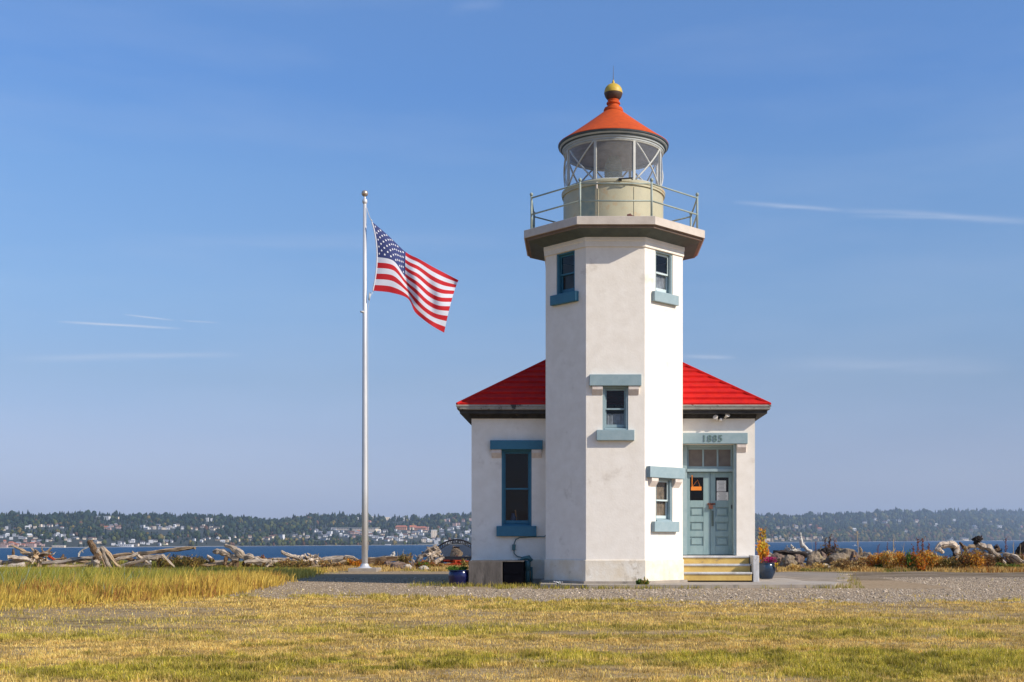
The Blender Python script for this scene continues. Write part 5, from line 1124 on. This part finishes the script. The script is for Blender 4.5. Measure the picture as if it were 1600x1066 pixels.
# shrubs
M['leaf'] = mat('shrub_leaves', rough=.8, attr='Col', translucent=.3, spec=.2)
M['stem'] = mat('dry_stems', (.20, .12, .06), .9, var=(.12, .07, .04), scale=9)
SP = {'orange': [(.62, .20, .02), (.72, .32, .03), (.50, .12, .02), (.60, .42, .06), (.30, .22, .05)], 'rust': [(.26, .085, .025), (.34, .13, .03), (.16, .07, .025), (.38, .22, .06)], 'olive': [(.20, .17, .03), (.34, .24, .05), (.13, .12, .025), (.42, .26, .06)],
      'green': [(.07, .15, .02), (.12, .22, .03), (.18, .26, .04), (.05, .10, .02)], 'brown': [(.20, .11, .045), (.30, .17, .06), (.12, .07, .03), (.34, .24, .10)], 'yellow': [(.78, .52, .04), (.70, .40, .03), (.55, .45, .05), (.80, .30, .02)], 'magenta': [(.50, .015, .16), (.62, .03, .25), (.30, .01, .12), (.10, .14, .03)], 'gold': [(.66, .44, .14), (.55, .34, .09), (.74, .55, .24)]}
def shrub(label, cx, top, base, w, Y, pal, n=900, leaf=.035, name='shrub', cat='shrub', tufty=.5, seed=0, group=None, z0=None, parent=None, lumps=6):
    rs = np.random.default_rng(seed + 100); k = Y / F; c = T(cx, base, Y); zb = float(gz(c.x, c.y)) if z0 is None else z0; zt = T(cx, top, Y).z; hgt = max(.1, zt - zb); W_ = w / 2 * k
    L = [(rs.uniform(-.7, .7) * W_, rs.uniform(-.5, .5) * W_, zb + hgt * rs.uniform(.3, .72), rs.uniform(.28, .5)) for _ in range(lumps)] + [(0, 0, zb + hgt * .4, .6)]
    li = rs.integers(0, len(L), n); C_ = np.array(L)[li]; d = rs.normal(size=(n, 3)); d /= np.linalg.norm(d, axis=1)[:, None]; rr = rs.random(n) ** .45 * (1 + .25 * rs.normal(size=n))
    p = np.stack([c.x + C_[:, 0] + d[:, 0] * rr * C_[:, 3] * W_, Y + C_[:, 1] + d[:, 1] * rr * C_[:, 3] * W_, C_[:, 2] + d[:, 2] * rr * C_[:, 3] * hgt * .85], -1)
    p[:, 2] = np.clip(p[:, 2], zb + .01, zt + .05 * hgt)
    a = rs.normal(size=(n, 3)); a /= np.linalg.norm(a, axis=1)[:, None]; a[:, 2] = np.abs(a[:, 2]) + tufty; a /= np.linalg.norm(a, axis=1)[:, None]; q = np.cross(a, rs.normal(size=(n, 3))); q /= np.linalg.norm(q, axis=1)[:, None]
    s_ = leaf * rs.uniform(.6, 1.5, (n, 1)); V = np.stack([p - a * s_, p + q * s_ * .45, p + a * s_ * 1.3, p - q * s_ * .45], 1).reshape(-1, 3)
    pc = np.array(SP[pal] if isinstance(pal, str) else sum((SP[x_] for x_ in pal), [])); lump_c = pc[rs.integers(0, len(pc), len(L))][li]; cc = np.where(rs.random((n, 1)) < .5, lump_c, pc[rs.integers(0, len(pc), n)]) * rs.uniform(.65, 1.25, (n, 1)); cc = np.repeat(cc, 4, 0)
    root = thing(name, label, cat, (c.x, Y, zb), group)
    o = big_mesh('foliage', V, np.arange(n * 4).reshape(-1, 4), M['leaf'], cc, 4, False, (c.x, Y, zb)); o.parent = root; o.location = (0, 0, 0)
    b = MB()
    for i in range(9):
        l_ = L[int(rs.integers(0, len(L)))]; b.tube([(c.x + rs.uniform(-.2, .2) * W_, Y + rs.uniform(-.2, .2) * W_, zb - .02), (c.x + l_[0] * .6, Y + l_[1] * .6, (zb + l_[2]) / 2), (c.x + l_[0] + rs.uniform(-.1, .1), Y + l_[1], min(zt, l_[2] + hgt * .3))], [.012, .009, .004], 4)
    b.obj('stem', M['stem'], root)
    return root
for i, (lab, cx, top, base, w, Y, pal, n) in enumerate([
    ('orange-yellow shrub at the foot of the last boulder', 1360, 866, 892, 40, 43.3, ('gold', 'orange'), 1500), ('bright orange shrub left of the tall post', 1388, 862, 892, 48, 43.1, ('orange', 'gold'), 2400), ('rust and orange shrub under the pale stalk', 1422, 865, 893, 44, 42.9, ('orange', 'orange', 'rust'), 2100),
    ('small vivid green plant on top of the orange shrubs', 1422, 861, 872, 20, 42.8, 'green', 450), ('tall orange shrub with ragged crown left of the arched root', 1454, 859, 892, 46, 43.0, ('orange', 'gold'), 2400), ('golden-orange shrub behind the tall ragged one', 1438, 858, 884, 24, 45.8, ('orange', 'rust'), 700),
    ('olive-gold shrub below the arched grey root', 1482, 868, 894, 38, 43.0, ('olive', 'gold'), 1400), ('dense brown shrub with orange tips between the arched root and the trunk', 1522, 857, 895, 56, 42.9, ('olive', 'brown', 'rust', 'orange'), 3200), ('dark brown shrub at the foot of the leaning trunk', 1546, 868, 894, 30, 43.9, ('brown', 'rust'), 1000),
    ('green leafy shrub at the foot of the leaning trunk', 1562, 880, 895, 28, 43.4, ('green', 'olive'), 800), ('yellow-green shrub below the right edge trunk', 1590, 880, 896, 34, 43.3, ('olive', 'green'), 900), ('low green plant at the edge of the dry verge below the orange shrubs', 1372, 881, 892, 18, 43.2, 'green', 350),
    ('rust-brown shrub behind the broken black log', 1300, 848, 872, 24, 46.8, ('rust', 'brown'), 600), ('thin rusty shrub on the skyline right of the white snag', 1280, 850, 872, 18, 47.0, ('rust', 'gold'), 300),
    ('reddish shrub left of the whitish log at the left bank', 407, 867, 884, 20, 46.6, ('rust', 'orange'), 600), ('brown tangled shrub in front of the root ball', 468, 876, 896, 44, 44.6, ('brown', 'olive'), 1400), ('rusty shrub between the root ball and the flagpole', 515, 877, 895, 46, 44.4, ('brown', 'gold', 'rust'), 1400),
    ('bright orange shrub just left of the flagpole', 553, 875, 893, 24, 44.6, 'orange', 800), ('dark rust shrub behind the flagpole pad', 590, 876, 890, 24, 45.2, ('rust', 'brown'), 600), ('tall brown reedy clump right of the flagpole', 632, 862, 888, 26, 45.6, ('brown', 'olive'), 700),
    ('green and orange shrub in front of the slanting root mass', 660, 876, 892, 30, 44.6, ('olive', 'green', 'rust'), 900), ('low rusty shrub between the slanting roots and the bench', 684, 880, 893, 24, 44.9, ('rust', 'gold'), 500),
    ('olive shrub rising among the grass at the left of the flagpole', 430, 878, 900, 34, 43.4, ('olive', 'brown'), 900), ('dark brown shrub behind the grass right of the leaning stick', 300, 868, 890, 46, 45.4, ('olive', 'brown'), 1300), ('rusty shrub behind the grass below the leaning stick', 268, 868, 888, 30, 45.8, ('brown', 'olive'), 800),
    ('olive shrub right of the annex eave line by the annex corner', 728, 874, 890, 18, 46.0, ('olive', 'gold'), 500), ('golden dry clump at the foot of the boulders by the pavement', 1246, 882, 895, 30, 43.4, 'gold', 600), ('golden dry clump under the largest boulder', 1325, 874, 895, 56, 43.2, ('gold', 'brown'), 1500), ('golden dry clump at the foot of the tall lichened boulder', 1282, 880, 895, 26, 43.5, 'gold', 500)]):
    shrub(lab, cx, top, base, w, Y, pal, int(n * 1.25), seed=i, leaf=.032)
bs = random.Random(3)
for x0_b, x1_b, n_b, t0_b, pal_b, lab_b in ((385, 560, 11, 874, ('brown', 'rust', 'gold'), 'low rusty brush among the logs left of the flagpole'), (590, 690, 6, 876, ('brown', 'rust', 'orange'), 'low rusty brush between the flagpole and the bench'),
                                    (1340, 1475, 9, 866, ('orange', 'gold', 'brown'), 'low orange-gold brush along the right bank'), (1475, 1615, 9, 866, ('brown', 'olive', 'rust'), 'low brown brush under the right logs'), (240, 330, 5, 873, ('brown', 'olive'), 'low brown brush right of the leaning stick')):
    for i in range(n_b):
        px = x0_b + (x1_b - x0_b) * (i + bs.random()) / n_b; shrub(lab_b, px, t0_b + bs.uniform(-3, 4), 890, bs.uniform(16, 30), bs.uniform(45.2, 47.2), pal_b, 600, seed=200 + int(px), leaf=.034, group=lab_b)
# tall dry stalks
def stalk(label, base, top, Y, w=.8, head=None, mat_=None, br=0, name='dry_stalk', cat='plant', group=None, lean=0):
    b = MB(); k = Y / F; p0 = T(base[0], base[1], Y); p0.z = float(gz(p0.x, p0.y)); p1 = T(top[0], top[1], Y)
    b.tube([p0, p0.lerp(p1, .5) + Vector((.01 * random.uniform(-1, 1), 0, 0)), p1], [w * k, w * k * .8, w * k * .4], 5)
    for i in range(br):
        t = random.uniform(.45, .97); q = p0.lerp(p1, t); a = random.uniform(0, 6.28); l = random.uniform(.05, .16); e_ = q + Vector((math.cos(a) * l * .6, math.sin(a) * l * .6, l)); b.tube([q, e_], [w * k * .35, w * k * .2], 4)
        if head: b.blob(e_, .016 * head, .3, 1)
    if head:
        for i in range(int(14 * head)):
            t = random.uniform(.62, 1.0); q = p0.lerp(p1, t); b.blob(q + Vector((random.gauss(0, .014), random.gauss(0, .014), 0)), .022 * head * (1.2 - .5 * t), .4, 1)
    return simple(name, label, cat, b, mat_ or M['stem'], group)
mt = mat('tan_stalk', (.50, .38, .24), .9); mr = mat('rust_seedhead', (.20, .06, .03), .9, var=(.12, .04, .02), scale=30); mdk = mat('dark_seedhead', (.07, .03, .02), .9)
stalk('tall thin mullein stalk with a branched tan top above the boulders', (1343, 872), (1339, 830), 46.0, .7, .8, mt, 14)
stalk('straight tan stalk like a post right of the motorboat', (1396, 880), (1396, 842), 45.4, 1.3, None, mt, 5)
stalk('pale leaning stalk left of the green plant', (1407, 876), (1413, 848), 45.6, .6, None, mt, 3)
stalk('rust-red dock seedhead, left of a tall pair', (1434, 876), (1434, 842), 45.6, .8, 1.5, mr, 6)
stalk('rust-red dock seedhead, right of a tall pair', (1441, 876), (1442, 841), 45.7, .8, 1.5, mr, 6)
stalk('short wine-coloured dock seedhead left of the tall pair', (1427, 874), (1427, 853), 45.6, .7, 1.4, mr, 4)
stalk('orange-brown seedhead right of the tall pair', (1452, 872), (1451, 848), 45.8, .7, 1.3, mr, 8)
stalk('dark spiky seedhead standing highest right of the white snag', (1297, 872), (1297, 836), 46.9, .9, 1.6, mdk, 6)
stalk('smaller dark seedhead between the snag and the highest one', (1289.5, 872), (1289.5, 842), 46.9, .8, 1.3, mdk, 4)
stalk('thin rusty stalk right of the highest dark seedhead', (1305, 872), (1304, 845), 46.9, .7, 1.0, mr, 6)
stalk('thin rusty stalk close to the white snag', (1276, 872), (1274, 846), 46.8, .6, .8, mr, 6)
stalk('fine bare stalk left of the dry rusty stalks', (1274, 866), (1268, 844), 46.6, .35, None, mt, 0)
stalk('brown stalk rising from the verge right of the boulders', (1372, 880), (1372, 852), 45.5, .6, .9, mr, 8)
stalk('brown branching stalk left of the post-like one', (1384, 880), (1387, 850), 45.6, .6, .9, mr, 8)
stalk('rusty seedhead above the brown root ball', (1571, 872), (1572, 840), 46.2, .7, 1.1, mr, 8)
stalk('pale post-like stalk near the right edge', (1583, 872), (1584, 846), 46.0, .8, None, mt, 2)
stalk('thin pale leaning stalk beside the right edge stump', (1592, 872), (1595, 850), 46.0, .6, None, mt, 2)
for i, (a, t_, lab) in enumerate([((622, 880), (621, 862), 'leftmost thin reed right of the flagpole'), ((628, 880), (631, 858), 'tallest thin reed right of the flagpole'), ((636, 882), (641, 864), 'leaning pale reed right of the tallest one'), ((633, 882), (629, 861), 'thin reed leaning left beside the tallest one'), ((640, 884), (646, 866), 'rightmost leaning reed above the pale rock')]):
    stalk(lab, a, t_, 45.5, .35, None, mt, 0, 'reed', 'reed', 'thin reeds right of the flagpole')
# weeds by the tower foot
shrub('small white-flowered weed at the foot of the shaded tower face', 872, 909, 917, 9, 28.75, ('green',), 90, .02, name='weed', cat='weed', seed=70, lumps=3)
b = MB()
for i in range(16): b.blob((T(872, 911, 28.7).x + random.gauss(0, .05), 28.7 + random.gauss(0, .03), random.uniform(.08, .17)), .014, .2, 1)
ob = b.obj('blossom', wallm['white']); par = bpy.data.objects['weed']; ob.parent = par; ob.location = Vector(ob['_w']) - Vector(par['_w'])
shrub('bright green grass clump at the foot of the sunlit tower corner', 1004, 904, 915, 22, 28.62, ('green', 'olive'), 420, .035, name='grass_clump', cat='grass clump', seed=71, tufty=2.0, lumps=3)

# ------------------------------------------------------------------ pots and bench
def pot(label, px, Y, rt, rb_, zb, hgt, m, soilz=.04):
    x = (px - CX) / F * Y; root = thing('flower_pot', label, 'flower pot', (x, Y, zb))
    b = MB(); b.lathe([(0, zb), (rb_, zb), (rt * .97, zb + hgt * .42), (rt, zb + hgt * .68), (rt * .93, zb + hgt * .90), (rt * .90, zb + hgt * .93), (rt * .99, zb + hgt * .96), (rt * .98, zb + hgt), (rt * .88, zb + hgt), (rt * .86, zb + hgt * .9)], x, Y, 40); o = b.obj('bowl', m, root, smooth=True); autosmooth(o, 40)
    b = MB(); b.lathe([(0, zb + hgt - soilz), (rt * .88, zb + hgt - soilz)], x, Y, 24); b.obj('soil', M['soil'], root); return root, x
pr_, px_ = pot('navy glazed pot of magenta and yellow flowers right of the steps', 1197, 32.3, .262, .17, .10, .43, M['glaze'])
shrub('magenta petunias spilling over the navy pot', 1203, 869, 880, 26, 32.2, ('magenta',), 800, .018, name='petunia_plant', cat='flowers', seed=80, z0=.50)
shrub('upright yellow and orange flowering plant in the navy pot by the wall', 1190, 843, 882, 27, 32.5, ('yellow', 'orange', 'yellow'), 900, .034, name='yellow_plant', cat='flowers', seed=81, z0=.50, lumps=9)
shrub('yellow-green trailing leaves at the right side of the navy pot', 1213, 876, 890, 8, 32.1, ('yellow', 'green'), 150, .018, name='trailing_plant', cat='plant', seed=82, z0=.35, lumps=3)
shrub('tall loose yellow sprigs above the yellow plant against the wall', 1190, 821, 855, 17, 32.6, ('yellow', 'olive'), 120, .032, name='yellow_sprigs', cat='flowers', seed=83, z0=.9, lumps=5)
pl_, _ = pot('cobalt blue pot of green leaves left of the concrete bulkhead', 717.5, 29.95, .275, .24, 0.0, .40, M['nightblue'])
shrub('bright green leafy plant filling the cobalt pot', 716, 885, 892, 33, 29.95, ('green',), 800, .024, name='leafy_plant', cat='plant', seed=84, z0=.37)
BY = 47.0; bk_ = BY / F
bx0, bx1 = T(682, 0, BY).x, T(744, 0, BY).x; bm_ = (bx0 + bx1) / 2; bz = lambda py: T(0, py, BY).z
gb = float(gz(bm_, BY)); BN = thing('garden_bench', 'black iron bench with arched lattice back beside the annex', 'bench', (bm_, BY, gb))
def arch(x, z0, z1): u = (x - bm_) / ((bx1 - bx0) / 2); return z0 + (z1 - z0) * (1 - u * u)
zlo, zhi = bz(856), bz(843.5); zs_ = bz(872); hw_ = (bx1 - bx0) / 2
b = MB(); N_ = 24; xs_ = [bx0 + (bx1 - bx0) * i / N_ for i in range(N_ + 1)]
b.tube([(x, BY + .10, arch(x, zlo, zhi)) for x in xs_], .032, 8); b.tube([(x, BY + .10, arch(x, zlo - .20, zhi - .13)) for x in xs_[2:-2]], .015, 6)
b.tube([(bx0, BY + .1, zlo), (bx0 + .14, BY + .05, zs_ + .02)], .032, 8); b.tube([(bx1, BY + .1, zlo), (bx1 - .14, BY + .05, zs_ + .02)], .032, 8)
b.tube([(bx0 + .12, BY + .04, zs_ + .02), (bx1 - .12, BY + .04, zs_ + .02)], .045, 8)
for i in range(22):
    x = bx0 + .1 + (bx1 - bx0 - .2) * i / 21; zt_ = arch(x, zlo, zhi) - .03; zl_ = max(arch(x, zlo - .20, zhi - .13), zs_ + .05); b.tube([(x, BY + .1, zt_), (x, BY + .1, zl_)], .022, 5)
    if i % 1 == 0: b.lathe([(.022, zl_ + .035), (.034, zl_ + .05), (.022, zl_ + .065)], x, BY + .1, 8)
b.obj('backrest', M['iron'], BN)
b = MB()
for i in range(30):
    x = bx0 + .2 + (bx1 - bx0 - .4) * i / 29; zt_ = arch(x, zlo - .20, zhi - .13); b.tube([(x, BY + .09, zt_), (x, BY + .05, zs_)], .015, 5)
b.tube([(bm_ - .12, BY + .08, zhi - .30), (bm_ + .12, BY + .08, zhi - .30)], .035, 6)
b.obj('back_slats', M['iron'], BN)
b = MB(); 
for i in range(7): b.box(bx0 + .08, bx1 - .08, BY - .40 + i * .065, BY - .40 + i * .065 + .045, zs_ - .03, zs_)
b.box(bx0 + .1, bx1 - .1, BY - .42, BY - .40, zs_ - .07, zs_); b.obj('seat', M['iron'], BN)
for x in (bx0 + .24, bx1 - .24):
    for y in (BY - .36, BY + .03):
        b = MB(); b.tube([(x, y, zs_ - .02), (x + .01, y, (zs_ + gb) / 2), (x - .02, y + (.06 if y > BY else -.05), gb)], [.035, .028, .04], 8); b.obj('leg', M['iron'], BN)
for x in (bx0 + .05, bx1 - .05):
    b = MB(); b.tube([(x, BY + .08, zs_ + .26), (x, BY - .2, zs_ + .29), (x, BY - .42, zs_ + .22), (x, BY - .40, zs_)], .022, 7); b.obj('armrest', M['iron'], BN)

# haze
hb_ = MB(); hb_.box(-9500, 9500, -600, 12500, WATER_Z - 3, 330)
hm = bpy.data.materials.new('haze_air'); hm.use_nodes = True; nt = hm.node_tree; nt.nodes.clear()
o_ = nt.nodes.new('ShaderNodeOutputMaterial'); pv_ = nt.nodes.new('ShaderNodeVolumePrincipled'); pv_.inputs['Color'].default_value = (.62, .78, 1.0, 1); pv_.inputs['Density'].default_value = 1.0e-4; pv_.inputs['Anisotropy'].default_value = 0.0
nt.links.new(pv_.outputs[0], o_.inputs['Volume'])
hz = hb_.obj('haze', hm); hz['kind'] = 'stuff'; hz['label'] = 'thin pale blue haze over the water and far hills'
